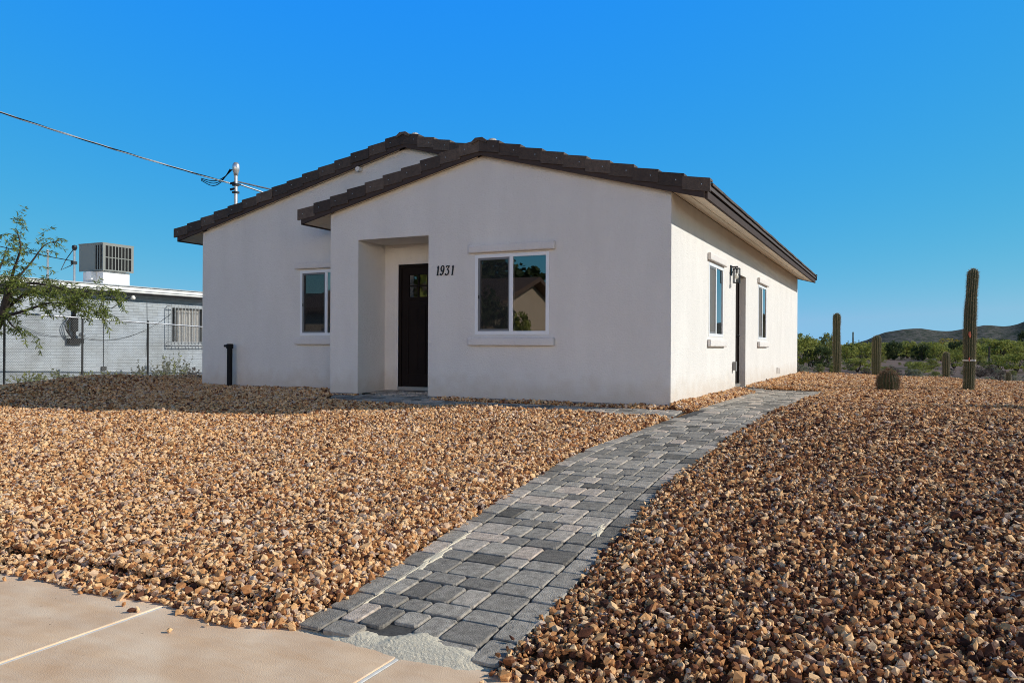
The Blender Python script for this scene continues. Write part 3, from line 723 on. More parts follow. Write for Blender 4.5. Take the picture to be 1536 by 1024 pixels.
for side_ in (0, 1):                                               # front walk: borders then field
    for a, b_ in split(-.22, 3.62, 1.0):
        d0 = -.89 if side_ == 0 else -.298
        paver([(a + GAP, d0 + GAP), (b_ - GAP, d0 + GAP), (b_ - GAP, d0 + .148*(1 if side_ == 0 else .6) - GAP), (a + GAP, d0 + .148*(1 if side_ == 0 else .6) - GAP)])
for d0 in (-.742, -.594, -.446):
    for a, b_ in split(-.22, 3.62, .5): paver([(a + GAP, d0 + GAP), (b_ - GAP, d0 + GAP), (b_ - GAP, d0 + .148 - GAP), (a + GAP, d0 + .148 - GAP)])
d = -.89
while d < .72:                                                     # entry
    d2 = min(.725, d + .148)
    tmax = 5.11 if d > -.06 else min(5.6, 5.11 + .45*max(0, d + .9)/.8)
    for a, b_ in split(3.63 if d < -.02 else 3.80, tmax, .5): paver([(a + GAP, d + GAP), (b_ - GAP, d + GAP), (b_ - GAP, d2 - GAP), (a + GAP, d2 - GAP)], dz=.06*max(0, d)/.7)
    d = d2
d = PEND
while d < 5.7:                                                     # side door landing
    d2 = min(5.72, d + .148)
    for a, b_ in split(-.42, .0, .5): paver([(a + GAP, d + GAP), (b_ - GAP, d + GAP), (b_ - GAP, d2 - GAP), (a + GAP, d2 - GAP)])
    d = d2
M['paver'] = attr_mat('grey_paver', 'rnd', [(0, (.13, .118, .10)), (.12, (.22, .198, .168)), (.45, (.35, .313, .262)), (.7, (.42, .373, .31)), (.86, (.49, .417, .343)), (1, (.55, .445, .355))], .9, mottle=.45, mscale=24, bump=.7, bscale=150, spec=.2)
path = pv.build('path', M['paver'], recalc=False); path['kind'] = 'structure'
# joint sand: a bed below the stones and drifts left on top
M['sand'] = mat('joint_sand', (.70, .62, .47), .95, var=.15, vscale=150, bump=.5, bscale=260, spec=.1)
M['bedding'] = mat('bedding_sand', (.07, .065, .058), .95, var=.3, vscale=30, bump=.4)
sd = MB(Loose(-.7, -3, 0)); ds = np.arange(-7.34, PEND + .01, .2)
for a, b_ in zip(ds, ds[1:]):
    q = [(float(tr_(a)) + .01, a), (float(tl(a)) - .01, a), (float(tl(b_)) - .01, b_), (float(tr_(b_)) + .01, b_)]
    sd.add([(t, d, float(lot(t, d)) - .014) for t, d in q], [(0, 1, 2, 3)], 0)
for t0, t1, d0, d1 in ((-.25, 3.7, -.88, -.22), (3.6, 5.4, -.88, .70), (-.42, 0, PEND + .01, 5.7)):
    sd.add([(t, d, float(lot(t, d)) - .014) for t, d in ((t0, d0), (t1, d0), (t1, d1), (t0, d1))], [(0, 1, 2, 3)], 0)
def drift(t, d, rt_, rd_, h=.004, ang=0., seed=0):
    n = 26; vs = [(t, d, float(lot(t, d)) + h + .002)]; rs = random.Random(seed)
    for ring, (k, hh) in enumerate(((.55, h), (1.0, -.012))):
        for i in range(n):
            a = 2*PI*i/n; r = k*(1 + .30*math.sin(3*a + seed) + .22*math.sin(5*a + 2*seed) + rs.uniform(-.12, .12))
            x, y = rt_*r*math.cos(a), rd_*r*math.sin(a)
            q = (t + x*math.cos(ang) - y*math.sin(ang), d + x*math.sin(ang) + y*math.cos(ang)); vs.append((q[0], q[1], float(lot(*q)) + hh))
    fs = [(0, 1 + i, 1 + (i + 1) % n) for i in range(n)] + [(1 + i, 1 + n + i, 1 + n + (i + 1) % n, 1 + (i + 1) % n) for i in range(n)]
    sd.add(vs, fs, 1)
for dd in np.arange(-6.95, -5.75, .16):                                # bright joint beside the left border
    drift(float(tl(dd)) - .153, dd, .008, .10, .001, seed=int(dd*100) % 17)
drift(float(tl(-6.25)) - .17, -6.25, .045, .17, .004, seed=3); drift(float(tl(-6.5)) - .16, -6.45, .03, .16, .003, seed=5)
drift(float(tl(-5.9)) - .16, -5.95, .02, .12, .003, seed=8)
drift(float(tr_(-5.5)) + .17, -5.47, .035, .12, .004, seed=4); drift(float(tr_(-5.4)) + .19, -5.33, .02, .06, .004, seed=9)
drift(-.42, -4.05, .02, .03, .003, seed=2)
nt_, nd_ = 90, 40; vs = []
for i in range(nt_):                                                  # apron of sand heaped between the last stones and the slab
    for j in range(nd_):
        t = -1.20 + 1.12*i/(nt_ - 1); d = -7.52 + .42*j/(nd_ - 1)
        w1 = noise.noise(Vector((t*9, d*9, 3))); w2 = noise.noise(Vector((t*30, d*30, 7))); w3 = noise.noise(Vector((t*80, d*80, 1)))
        top_ = -7.26 + .07*math.sin((t + 1.0)*9.) + .03*math.sin(t*23); bot_ = -7.40 - .03*math.sin((t + .2)*7)
        ins_ = min(top_ - d, d - bot_, (t + 1.10)*.8, (-.40 - t)*.6)/.05
        k = max(-1.5, min(1.0, ins_ + .55*w1 + .35*w2))
        q_ = min(1, max(0, (d + 7.43)/.14)); vs.append((t, d, float(lot(t, max(d, -7.349)))*q_*q_*(3 - 2*q_) - .004 + .009*k + .0022*w3))
sd.add(vs, [(i*nd_ + j, (i + 1)*nd_ + j, (i + 1)*nd_ + j + 1, i*nd_ + j + 1) for i in range(nt_ - 1) for j in range(nd_ - 1)], 1)
o = sd.build('joint_sand', [M['bedding'], M['sand']], recalc=False); o['kind'] = 'stuff'; o['label'] = 'pale jointing sand lying between and over the pavers'

# ---- gravel: every stone an instance of a dozen crushed-rock shapes
def scatter():
    Y0, Y1 = 2.2, 30.0
    pts = []
    N = 3400000
    Y = Y0 + (Y1 - Y0)*rng.random(N)**.62
    X = (rng.random(N)*2 - 1)*(Y*.655*1.13 + 1.6)
    dens_s = (Y*.655*1.13 + 1.6)                                       # width at Y
    # probability so that stones per square metre follow the wanted density
    u = (Y - Y0)/(Y1 - Y0); pdf = (1/.62)*np.maximum(u, 1e-4)**(1/.62 - 1)/(Y1 - Y0)/(2*dens_s)*N
    want = np.interp(Y, [2.2, 6, 9, 13, 18, 26, 30], [4000, 4000, 2900, 1950, 1250, 720, 520])
    keep = rng.random(N) < want/pdf
    X, Y = X[keep], Y[keep]; t, d = TD(X, Y)
    nz = .03*np.sin(t*7 + d*3) + .025*np.sin(d*11 - t*5)
    ok = (d > -7.42 + nz) & (off_pad(t, d) < .35)
    house_ = ((t > -.0) & (t < W1) & (d > .03) & (d < L)) | ((t > 0) & (t < W2) & (d > SB + .03) & (d < L))
    house_ |= (t > R0) & (t < R1) & (d > -.05) & (d < SB)
    ok &= ~house_ & ~in_path(t + rng.normal(0, .022, len(t)), d + rng.normal(0, .015, len(t)))
    # a few stones kicked onto the slab and the path
    stray = (d <= -7.42 + nz) & (d > -7.9) & (rng.random(len(t)) < .03*np.exp((d + 7.42)*16) + .00012) & ((t > .0) | (t < -1.15))
    ok |= stray
    return X[ok], Y[ok], t[ok], d[ok]
X, Y, t, d = scatter(); n = len(X)
dist_edge = np.minimum(np.abs(d + 7.4), 1)
mound = .035*np.clip(np.abs(t - np.where(t > -.7, tl(d), tr_(d)))/.25, 0, 1)*(d > -7.2)
und = .014*np.sin(t*2.1 + .4)*np.sin(d*1.7) + .010*np.sin(t*4.3 + d*3.1)
z = np.where(d < -7.36, 0.012, lot(t, d) + mound + und*(d > -7.1) + rng.random(n)*.034 - .015)
o_ = off_pad(t, d); z = np.where(o_ > 0, z - o_*.25, z)
z = z - np.where((d > -.5) & (d < .1) & (t > 0) & (t < W1), .030, 0) - np.where((d > SB - .5) & (d < SB + .1) & (t > W1) & (t < W2), .035, 0)
size = np.exp(rng.normal(math.log(.0116), .38, n))*np.interp(Y, [6, 12, 24], [1, 1.08, 1.4])
size = np.clip(size*(1 - .10*np.clip((-t - .6)/1.0, 0, 1)), .006, .030)
scl = np.stack([size*rng.uniform(.85, 1.35, n), size*rng.uniform(.75, 1.1, n), size*rng.uniform(.6, 1.0, n)], 1)
rot = np.stack([rng.normal(0, .6, n), rng.normal(0, .6, n), rng.random(n)*2*PI], 1)
# redder stones right of the path; darker right, lighter left put shading into the colour
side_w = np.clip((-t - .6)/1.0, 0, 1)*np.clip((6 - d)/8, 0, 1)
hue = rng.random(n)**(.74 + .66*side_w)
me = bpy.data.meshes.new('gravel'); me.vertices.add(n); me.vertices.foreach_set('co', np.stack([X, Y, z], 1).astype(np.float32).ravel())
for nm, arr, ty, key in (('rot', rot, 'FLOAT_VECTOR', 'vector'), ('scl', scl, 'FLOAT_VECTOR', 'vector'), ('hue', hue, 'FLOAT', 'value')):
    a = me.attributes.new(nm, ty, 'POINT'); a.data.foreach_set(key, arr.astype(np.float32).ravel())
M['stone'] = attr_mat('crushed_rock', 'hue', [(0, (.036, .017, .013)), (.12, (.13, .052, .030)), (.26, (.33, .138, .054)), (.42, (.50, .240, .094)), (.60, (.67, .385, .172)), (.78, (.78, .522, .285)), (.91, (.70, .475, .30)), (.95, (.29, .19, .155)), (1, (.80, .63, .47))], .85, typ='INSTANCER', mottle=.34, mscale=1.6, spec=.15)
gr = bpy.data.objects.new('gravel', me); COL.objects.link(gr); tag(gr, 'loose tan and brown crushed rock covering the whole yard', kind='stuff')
ng = bpy.data.node_groups.new('stones', 'GeometryNodeTree')
ng.interface.new_socket('Geometry', in_out='INPUT', socket_type='NodeSocketGeometry'); ng.interface.new_socket('Geometry', in_out='OUTPUT', socket_type='NodeSocketGeometry')
N_ = ng.nodes.new; Lk = ng.links.new
gi, go = N_('NodeGroupInput'), N_('NodeGroupOutput'); jn = N_('GeometryNodeGeometryToInstance')
for k in range(14):
    ico = N_('GeometryNodeMeshIcoSphere'); ico.inputs['Radius'].default_value = 1; ico.inputs['Subdivisions'].default_value = 1
    rv = N_('FunctionNodeRandomValue'); rv.data_type = 'FLOAT_VECTOR'; rv.inputs[0].default_value = (-.42, -.42, -.42); rv.inputs[1].default_value = (.42, .42, .42); rv.inputs['Seed'].default_value = 31*k + 5
    spn = N_('GeometryNodeSetPosition'); ch = N_('GeometryNodeConvexHull'); sm = N_('GeometryNodeSetMaterial'); sm.inputs['Material'].default_value = M['stone']
    ss_ = N_('GeometryNodeSetShadeSmooth'); ss_.inputs['Shade Smooth'].default_value = False
    Lk(ico.outputs['Mesh'], spn.inputs['Geometry']); Lk(rv.outputs[0], spn.inputs['Offset']); Lk(spn.outputs[0], ch.inputs[0]); Lk(ch.outputs[0], sm.inputs['Geometry']); Lk(sm.outputs[0], ss_.inputs[0]); Lk(ss_.outputs[0], jn.inputs[0])
iop = N_('GeometryNodeInstanceOnPoints'); iop.inputs['Pick Instance'].default_value = True
Lk(gi.outputs[0], iop.inputs['Points']); Lk(jn.outputs[0], iop.inputs['Instance'])
for nm, key in (('rot', 'Rotation'), ('scl', 'Scale')):
    na = N_('GeometryNodeInputNamedAttribute'); na.data_type = 'FLOAT_VECTOR'; na.inputs[0].default_value = nm; Lk(na.outputs[0], iop.inputs[key])
Lk(iop.outputs[0], go.inputs[0])
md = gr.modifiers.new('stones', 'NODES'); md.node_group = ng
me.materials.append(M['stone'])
print('stones', n)

# ================================================================== CACTI
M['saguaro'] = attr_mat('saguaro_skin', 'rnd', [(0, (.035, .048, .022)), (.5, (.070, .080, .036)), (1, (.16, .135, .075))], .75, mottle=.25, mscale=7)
M['spine'] = mat('cactus_spine', (.36, .28, .18), .7)
M['redspine'] = mat('barrel_spine', (.21, .12, .075), .7)
def cactus_mesh(name, H, R, ribs, lean=0., dense=1., seed=0):
    rs = random.Random(seed); mb = MB(); nz = max(14, int(H/.06)); na = ribs*6
    prof = []
    for i in range(nz + 1):
        s_ = i/nz; z = -.06 + (H + .06)*s_
        r = R*(.90 + .12*math.sin(min(1, s_*1.3)*PI*.8) + .04*math.sin(s_*11 + seed*1.7) + .02*math.sin(s_*29 + seed))
        top = H - z
        if top < R: r *= max(.04, math.sqrt(max(0, 1 - (1 - top/R)**2)))
        prof.append((r, z))
    cx = lambda z: lean*z + .012*math.sin(z*2.6 + seed)
    n0 = len(mb.v); vs = []
    for r, z in prof:
        for k in range(na):
            a = 2*PI*k/na; w_ = abs(math.cos(ribs*a/2)); rr = r*(.84 + .16*w_**1.5)
            vs.append((cx(z) + rr*math.cos(a), rr*math.sin(a), z))
    for i in range(nz):
        for k in range(na):
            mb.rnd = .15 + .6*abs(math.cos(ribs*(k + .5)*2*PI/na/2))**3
            mb.add([], []); mb.f.append([i*na + k, i*na + (k + 1) % na, (i + 1)*na + (k + 1) % na, (i + 1)*na + k]); mb.m.append(0); mb.a.append(mb.rnd)
    mb.v = vs; mb.f.append(list(range(nz*na, (nz + 1)*na))); mb.m.append(0); mb.a.append(.7)
    for i in range(ribs):
        a = 2*PI*i/ribs; z = .05
        while z < H - .01:
            r = np.interp(z, [p[1] for p in prof], [p[0] for p in prof]); c = Vector((cx(z) + r*math.cos(a), r*math.sin(a), z))
            for _ in range(int(5*dense)):
                dv = Vector((math.cos(a), math.sin(a), rs.uniform(-.7, .9) + (1.2 if z > H - R*.6 else 0))) + Vector((rs.uniform(-.8, .8), rs.uniform(-.8, .8), 0)); dv.normalize(); l = rs.uniform(.025, .05)
                sd_ = dv.cross(Vector((rs.uniform(-1, 1), rs.uniform(-1, 1), 1))).normalized()*.0022
                mb.add([c - sd_, c + sd_, c + dv*l], [(0, 1, 2)], 1)
            z += .026
    return mb
def cactus(name, t, d, H, R, ribs, label, cat='cactus', lean=0., seed=0, dense=1.):
    X, Y = W(t, d); z = float(lot(t, d))
    e = bpy.data.objects.new(name, None); COL.objects.link(e); e.location = (X, Y, z); tag(e, label, cat)
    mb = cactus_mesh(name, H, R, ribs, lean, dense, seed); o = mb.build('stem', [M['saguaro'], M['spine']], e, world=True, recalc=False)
    me = o.data; return e
def hpx(t, d, v_top, u):   # height so that the tip lands where the photo has it
    X, Y = W(t, d); return CAMZ - ((v_top - V0) - (u - 768)*ROLL)/F*Y - float(lot(t, d))
sag = cactus('saguaro', -3.91, 7.15, hpx(-3.91, 7.15, 402, 1460), .102, 15, 'tallest saguaro, ribbed and leaning slightly, with a white strap and orange ribbon', lean=.035, seed=1)
def band(parent, z, r, lean_x, mname, mt):
    b = MB(); b.lathe((lean_x, 0, z), [(r, 0), (r + .006, .002), (r + .006, .022), (r, .024)], 28); o = b.build(mname, mt, parent, world=True); return o
M['strap'] = mat('white_strap', (.75, .73, .68), .7); M['ribbon'] = mat('orange_ribbon', (.55, .12, .05), .6)
band(sag, .60, .107, .022, 'strap', M['strap'])
b = MB(); b.box(.05, .062, -.138, -.100, .60, .632); b.build('strap_buckle', M['strap'], sag, world=True)
for pts_ in (((-.052, -.112, 1.16), (-.022, -.117, 1.165), (-.012, -.122, 1.10), (-.03, -.128, 1.04), (-.05, -.122, 1.06), (-.060, -.118, 1.10)), ((-.05, -.110, .67), (-.03, -.113, .675), (-.026, -.118, .62), (-.04, -.122, .595), (-.055, -.116, .62))):
    b = MB(); n_ = len(pts_); b.add(list(pts_) + [(x, y + .004, z) for x, y, z in pts_], [tuple(range(n_)), tuple(range(2*n_ - 1, n_ - 1, -1))] + [(i, i + n_, (i + 1) % n_ + n_, (i + 1) % n_) for i in range(n_)])
    b.build('ribbon', M['ribbon'], sag, world=True)
cactus('saguaro', -1.07, 15.1, hpx(-1.07, 15.1, 469, 1263), .108, 14, 'slim dark saguaro, second tallest, standing nearest the house corner', seed=2, lean=-.012)
cactus('saguaro', -2.15, 14.2, hpx(-2.15, 14.2, 502, 1316), .114, 14, 'mid-height stout saguaro standing behind the round barrel cactus', seed=3, lean=.02)
cactus('saguaro', -3.88, 14.0, hpx(-3.88, 14.0, 527, 1415), .090, 13, 'short rounded saguaro at the far gravel edge left of the tallest one', seed=4)
cactus('saguaro', -5.25, 13.4, hpx(-5.25, 13.4, 557, 1489), .055, 12, 'tiny knee-high saguaro at the gravel edge right of the tallest one', seed=5)
cactus('saguaro', -6.35, 3.05, 2.25, .25, 18, 'saguaro outside the right edge of the view whose long thin shadow lies on the gravel', seed=8)
# barrel cactus
bt, bd = -2.54, 5.72; X, Y = W(bt, bd); be = bpy.data.objects.new('barrel_cactus', None); COL.objects.link(be); be.location = (X, Y, float(lot(bt, bd)) - .03)
tag(be, 'round brown barrel cactus with dense spines sitting on the gravel', 'cactus')
mb = MB(); ribs = 20; na = ribs*6; prof = [(.09, -.02), (.145, .04), (.18, .12), (.19, .21), (.172, .30), (.130, .375), (.07, .42), (.015, .435)]
vs = []
for r, z in prof:
    for k in range(na): a = 2*PI*k/na; rr = r*(.86 + .14*abs(math.cos(ribs*a/2))); vs.append((rr*math.cos(a), rr*math.sin(a), z))
fs = [(i*na + k, i*na + (k + 1) % na, (i + 1)*na + (k + 1) % na, (i + 1)*na + k) for i in range(len(prof) - 1) for k in range(na)] + [tuple(range((len(prof) - 1)*na, len(prof)*na))]
mb.rnd = .35; mb.add(vs, fs); rs = random.Random(3)
for i in range(ribs):
    a = 2*PI*i/ribs
    for q in range(30):
        z = .0 + .45*q/29; r = np.interp(z, [p[1] for p in prof], [p[0] for p in prof]); c = Vector((r*math.cos(a), r*math.sin(a), z)); nrm = Vector((math.cos(a), math.sin(a), (z - .19)*5)).normalized()
        for _ in range(7):
            dv = (nrm + Vector((rs.uniform(-.9, .9), rs.uniform(-.9, .9), rs.uniform(-.9, .9)))).normalized(); l = rs.uniform(.03, .065); sd_ = dv.cross(Vector((rs.uniform(-1, 1), rs.uniform(-1, 1), 1))).normalized()*.0026
            mb.add([c - sd_, c + sd_, c + dv*l], [(0, 1, 2)], 1 if rs.random() < .8 else 2)
mb.build('body', [M['saguaro'], M['redspine'], M['spine']], be, world=True, recalc=False)

# ================================================================== FOLIAGE
def leafm(name, c0, c1, c2): return attr_mat(name, 'rnd', [(0, c0), (.5, c1), (1, c2)], .65, trans=.35, spec=.2)
M['bark'] = mat('bark', (.055, .040, .030), .9, var=.3, vscale=12, bump=.7, bscale=25)
M['paloverde'] = leafm('palo_verde_leaf', (.12, .145, .03), (.27, .29, .06), (.43, .43, .13))
M['creosote'] = leafm('creosote_leaf', (.10, .12, .035), (.20, .215, .06), (.30, .31, .10))
M['greyleaf'] = leafm('brittlebush_leaf', (.17, .18, .11), (.26, .26, .17), (.34, .33, .23))
M['yellowleaf'] = leafm('yellow_leaf', (.24, .20, .035), (.36, .29, .055), (.46, .38, .10))
M['darkleaf'] = leafm('dark_leaf', (.03, .045, .016), (.055, .08, .026), (.09, .12, .045))
M['drytwig'] = leafm('dry_twig', (.06, .045, .04), (.11, .085, .07), (.17, .135, .11))
M['mesquite'] = leafm('mesquite_leaf', (.10, .135, .025), (.18, .22, .045), (.28, .30, .09))
def shrub_mesh(name, leaf, nclump, nleaf, ls, flat, seed, sparse=0.):
    rs = random.Random(seed); mb = MB()
    # unit shrub: about 1 wide, 1 high
    for k in range(7):
        a = rs.uniform(0, 2*PI); l = rs.uniform(.5, .85); e = Vector((.36*math.cos(a)*rs.uniform(.3, 1), .36*math.sin(a)*rs.uniform(.3, 1), l))
        mb.tube([(0, 0, -.05), tuple(e*.5 + Vector((rs.uniform(-.04, .04), rs.uniform(-.04, .04), .02))), tuple(e)], [.020, .012, .004], 5, 1)
    cl = []
    for k in range(nclump):
        a = rs.uniform(0, 2*PI); r = math.sqrt(rs.random())*.46; z = rs.uniform(.14, .94)
        r *= math.sqrt(max(.05, 1 - ((z - .45)/.58)**2)); cl.append((r*math.cos(a), r*math.sin(a), z*flat + rs.uniform(-.03, .03), rs.uniform(.06, .15), rs.random()))
    for x, y, z, cr, tone in cl:
        for _ in range(nleaf):
            v = Vector((rs.gauss(0, 1), rs.gauss(0, 1), rs.gauss(0, .8))); v = v.normalized()*cr*rs.random()**.4
            p = Vector((x, y, z)) + v; l = ls*rs.uniform(.6, 1.5); ax = Vector((rs.uniform(-1, 1), rs.uniform(-1, 1), rs.uniform(-.3, 1))).normalized(); sd_ = ax.cross(Vector((rs.uniform(-1, 1), rs.uniform(-1, 1), rs.uniform(-1, 1)))).normalized()*l*.42
            mb.rnd = min(1, max(0, .5*tone + .5*rs.random()))
            mb.add([p - sd_, p + ax*l*.5, p + sd_, p - ax*l*.5], [(0, 1, 2, 3)], 0)
    o = mb.build(name, [leaf, M['bark']], None, world=True, recalc=False); return o
KIND = {}
def shrub(kind, X, Y, z, wdt, h, label, group=None, cat='shrub'):
    o = bpy.data.objects.new(KIND[kind].name.split('.')[0], KIND[kind].data); COL.objects.link(o)
    o.location = (X, Y, z); o.scale = (wdt, wdt, h); o.rotation_euler = (0, 0, random.uniform(0, 6.28)); tag(o, label, cat, group); return o
for kd, nm, lf, nc, nl, ls, fl, sdd in (('pv', 'palo_verde_tree', 'paloverde', 75, 34, .045, 1., 1), ('pv2', 'palo_verde_tree', 'paloverde', 60, 30, .05, .95, 2), ('cr', 'creosote_bush', 'creosote', 60, 32, .05, 1., 3),
        ('gl', 'desert_shrub', 'greyleaf', 50, 34, .05, .9, 4), ('ye', 'yellow_tree', 'yellowleaf', 60, 34, .05, 1., 5), ('dk', 'dark_tree', 'darkleaf', 75, 38, .05, 1., 6), ('dt', 'dry_bush', 'drytwig', 50, 24, .05, .9, 7)):
    KIND[kd] = shrub_mesh(nm, M[lf], nc, nl, ls, fl, sdd)
protos = list(KIND.values())
def px_shrub(kind, u, vb, vt, wpx, label, group=None, cat='shrub'):
    X, Y = at_z(u, vb); return shrub(kind, X, Y, float(ground_z(X, Y)), wpx*Y/F*1.12, (vb - vt)*Y/F*1.05, label, group, cat)
U = lambda x: 1180 + x/4.315
V = lambda y: 380 + y/4.315
for k, x, yb, yt, wd, lb, cat in (
    ('pv', 95, 745, 530, 190, 'tall leafy palo verde tree rising just right of the house corner', 'tree'),
    ('dk', 205, 745, 610, 170, 'dark bush between the house corner and the slim saguaro', 'bush'),
    ('cr', 270, 720, 525, 120, 'tall dark green bush just left of the slim saguaro', 'bush'),
    ('pv2', 460, 768, 678, 190, 'bright green bush between the two saguaros left of the barrel cactus', 'bush'),
    ('dk', 425, 690, 590, 120, 'blackish bush right behind the slim saguaro', 'bush'),
    ('pv', 655, 690, 592, 170, 'rounded green bush just right of the mid-height stout saguaro', 'bush'),
    ('pv2', 780, 675, 590, 160, 'pale green bush above the bare dirt patch', 'bush'),
    ('pv', 850, 790, 705, 165, 'low bright green bush at the far gravel edge left of the short saguaro', 'bush'),
    ('cr', 930, 760, 690, 110, 'dull green bush touching the short saguaro on its left', 'bush'),
    ('ye', 1055, 585, 512, 150, 'yellow-leaved tree left of the tallest saguaro', 'tree'),
    ('pv2', 1085, 745, 640, 140, 'green bush between the short saguaro and the tallest one', 'bush'),
    ('dk', 1400, 570, 498, 110, 'dark green round tree right of the tallest saguaro', 'tree'),
    ('gl', 1475, 602, 562, 70, 'pale grey-green shrub below the dark round tree', 'shrub'),
    ('pv', 1290, 635, 552, 150, 'light green tree just right of the tallest saguaro', 'tree'),
    ('pv2', 1375, 765, 662, 150, 'leafy green bush right of the black post', 'bush'),
    ('pv', 1490, 770, 650, 170, 'large green bush at the right end of the desert view', 'bush'),
    ('gl', 1440, 830, 785, 150, 'low grey-green shrub beyond the tiny saguaro', 'shrub'),
    ('dt', 1250, 800, 745, 140, 'dry leafless bush behind the tallest saguaro', 'bush'),
    ('dk', 1530, 560, 440, 70, 'dark tall tree cut by the right edge of the view', 'tree')):
    px_shrub(k, U(x), V(yb), V(yt), wd/4.315, lb, None, cat)
rs = random.Random(21)
LB = {'pv': 'palo verde tree in the band of greenery below the hills', 'pv2': 'palo verde tree in the band of greenery below the hills', 'cr': 'dull green creosote bush on the desert flat', 'gl': 'small grey-green shrub on the desert flat', 'dt': 'brown leafless bush on the desert flat', 'dk': 'dark evergreen tree in the band of greenery below the hills'}
for i in range(240):
    band_ = rs.random()
    Y = rs.uniform(46, 120) if band_ < .35 else rs.uniform(120, 330)
    az_ = math.radians(rs.uniform(18.5, 37)); X = Y*math.tan(az_)
    kind = rs.choices(['pv', 'pv2', 'cr', 'gl', 'dt', 'dk'], [4, 4, 3, 2, 2, .8] if Y > 120 else [.5, .6, 3, 5, 4, 0])[0]
    h = rs.uniform(2.2, 4.4) if kind in ('pv', 'pv2', 'dk') else rs.uniform(.9, 2.0)
    if Y < 120: h *= .5
    shrub(kind, X, Y, float(ground_z(X, Y)), h*rs.uniform(1.1, 1.7), h, LB[kind], {'pv': 'palo verde trees below the hills', 'pv2': 'palo verde trees below the hills', 'cr': 'creosote bushes on the desert flat', 'gl': 'grey shrubs on the desert flat', 'dt': 'dry bushes on the desert flat', 'dk': 'dark trees below the hills'}[kind], 'tree' if kind in ('pv', 'pv2', 'dk') else 'bush')
for p in protos: bpy.data.objects.remove(p)
# far scrub reads as one belt
mb = MB(); rs = random.Random(5)
for i in range(26000):
    Y = 300 + 620*rs.random(); X = Y*math.tan(math.radians(rs.uniform(14, 60) if rs.random() < .8 else rs.uniform(-60, 14)))
    z = DESERT - .2 + rs.random()*rs.choice((2.2, 3.4, 4.6)); s_ = rs.uniform(.5, 1.3); a = rs.uniform(0, PI)
    dx, dy = math.cos(a)*s_, math.sin(a)*s_; mb.rnd = rs.random()
    mb.add([(X - dx, Y - dy, z - .3*s_), (X + dx*.6, Y + dy, z - .5*s_), (X + dx, Y + dy*.6, z + .4*s_), (X - dx*.5, Y - dy, z + .6*s_)], [(0, 1, 2, 3)])
o = mb.build('scrub', M['creosote'], world=True, recalc=False); tag(o, 'far belt of green desert scrub below the hills', kind='stuff')
# far saguaros
fm = cactus_mesh('far', 1, .055, 10, 0, 0, 9); proto = fm.build('saguaro', [M['saguaro'], M['spine']], None, world=True, recalc=False)
for x, yb, yt in ((195, 625, 550), (285, 620, 545), (398, 605, 548), (430, 612, 498), (468, 600, 538), (487, 605, 552), (502, 602, 560), (520, 605, 568), (688, 625, 560), (920, 640, 598), (1095, 618, 570), (318, 735, 655), (142, 735, 680)):
    X, Y = at_z(U(x), V(yb)); h = (yb - yt)/4.315*Y/F
    o = bpy.data.objects.new('saguaro', proto.data); COL.objects.link(o); o.location = (X, Y, float(ground_z(X, Y))); o.scale = (max(.6, .1*h/.055*.55),)*2 + (h,)
    o.scale = (h*1.1 if h < 3 else h*.75, h*1.1 if h < 3 else h*.75, h); tag(o, 'small distant saguaro standing among the desert greenery', 'cactus', 'distant saguaros')
bpy.data.objects.remove(proto)
X, Y = at_z(U(1311), V(760)); b = MB(); b.tube([(X, Y, float(ground_z(X, Y)) - .2), (X, Y, float(ground_z(X, Y)) + px_h(Y, 35))], .09, 8); b.lathe((X, Y, float(ground_z(X, Y)) + px_h(Y, 35)), [(.09, 0), (.10, .02), (.06, .12), (.0, .14)], 8)
tag(b.build('post', M['bark'], world=True, origin=(X, Y, float(ground_z(X, Y)))), 'black upright post in the desert right of the tallest saguaro', 'post')
# fan palm on the horizon
def palm(u, vb, vt, label):
    X, Y = at_z(u, vb); g = float(ground_z(X, Y)); h = px_h(Y, vb - vt)
    e = bpy.data.objects.new('palm_tree', None); COL.objects.link(e); e.location = (X, Y, g); tag(e, label, 'palm tree')
    b = MB(); b.tube([(0, 0, -.2), (.05, 0, h*.5), (0, 0, h*.9)], [.22, .17, .16], 8); b.build('trunk', M['bark'], e, world=True)
    b = MB(); r_ = random.Random(4)
    for k in range(60):
        a = r_.uniform(0, 2*PI); el = r_.uniform(-.7, 1.1); dv = Vector((math.cos(a)*math.cos(el), math.sin(a)*math.cos(el), math.sin(el))); s2 = dv.cross(Vector((0, 0, 1))).normalized()*.22; c = Vector((0, 0, h*.9)); b.rnd = r_.random()
        b.add([c, c + dv*.8 + s2, c + dv*1.5 - Vector((0, 0, .2)), c + dv*.8 - s2], [(0, 1, 2, 3)])
    b.build('crown', M['darkleaf'], e, world=True, recalc=False)
palm(U(213), V(600), V(520), 'fan palm silhouetted on the horizon right of the house')
# two lattice masts on the hill
for x, hh in ((1328, 9), (1352, 11)):
    u = U(x); X = (u - 768)/F*1440; Y = 1440; g = float(ridge_h(np.array(X), np.array(Y))) - 1
    b = MB(); 
    for a, c in ((-.7, -.7), (.7, -.7), (0, .8)): b.tube([(X + a, Y + c, g), (X + a*.2, Y + c*.2, g + hh*2.2)], .22, 4)
    for k in range(6): z = g + k*3.2; b.tube([(X - .6, Y - .6, z), (X + .5, Y - .5, z + 2.6)], .12, 4)
    tag(b.build('radio_mast', M['galv'], world=True, origin=(X, Y, g)), 'thin radio mast on the far hilltop', 'mast', 'radio masts on the hill')
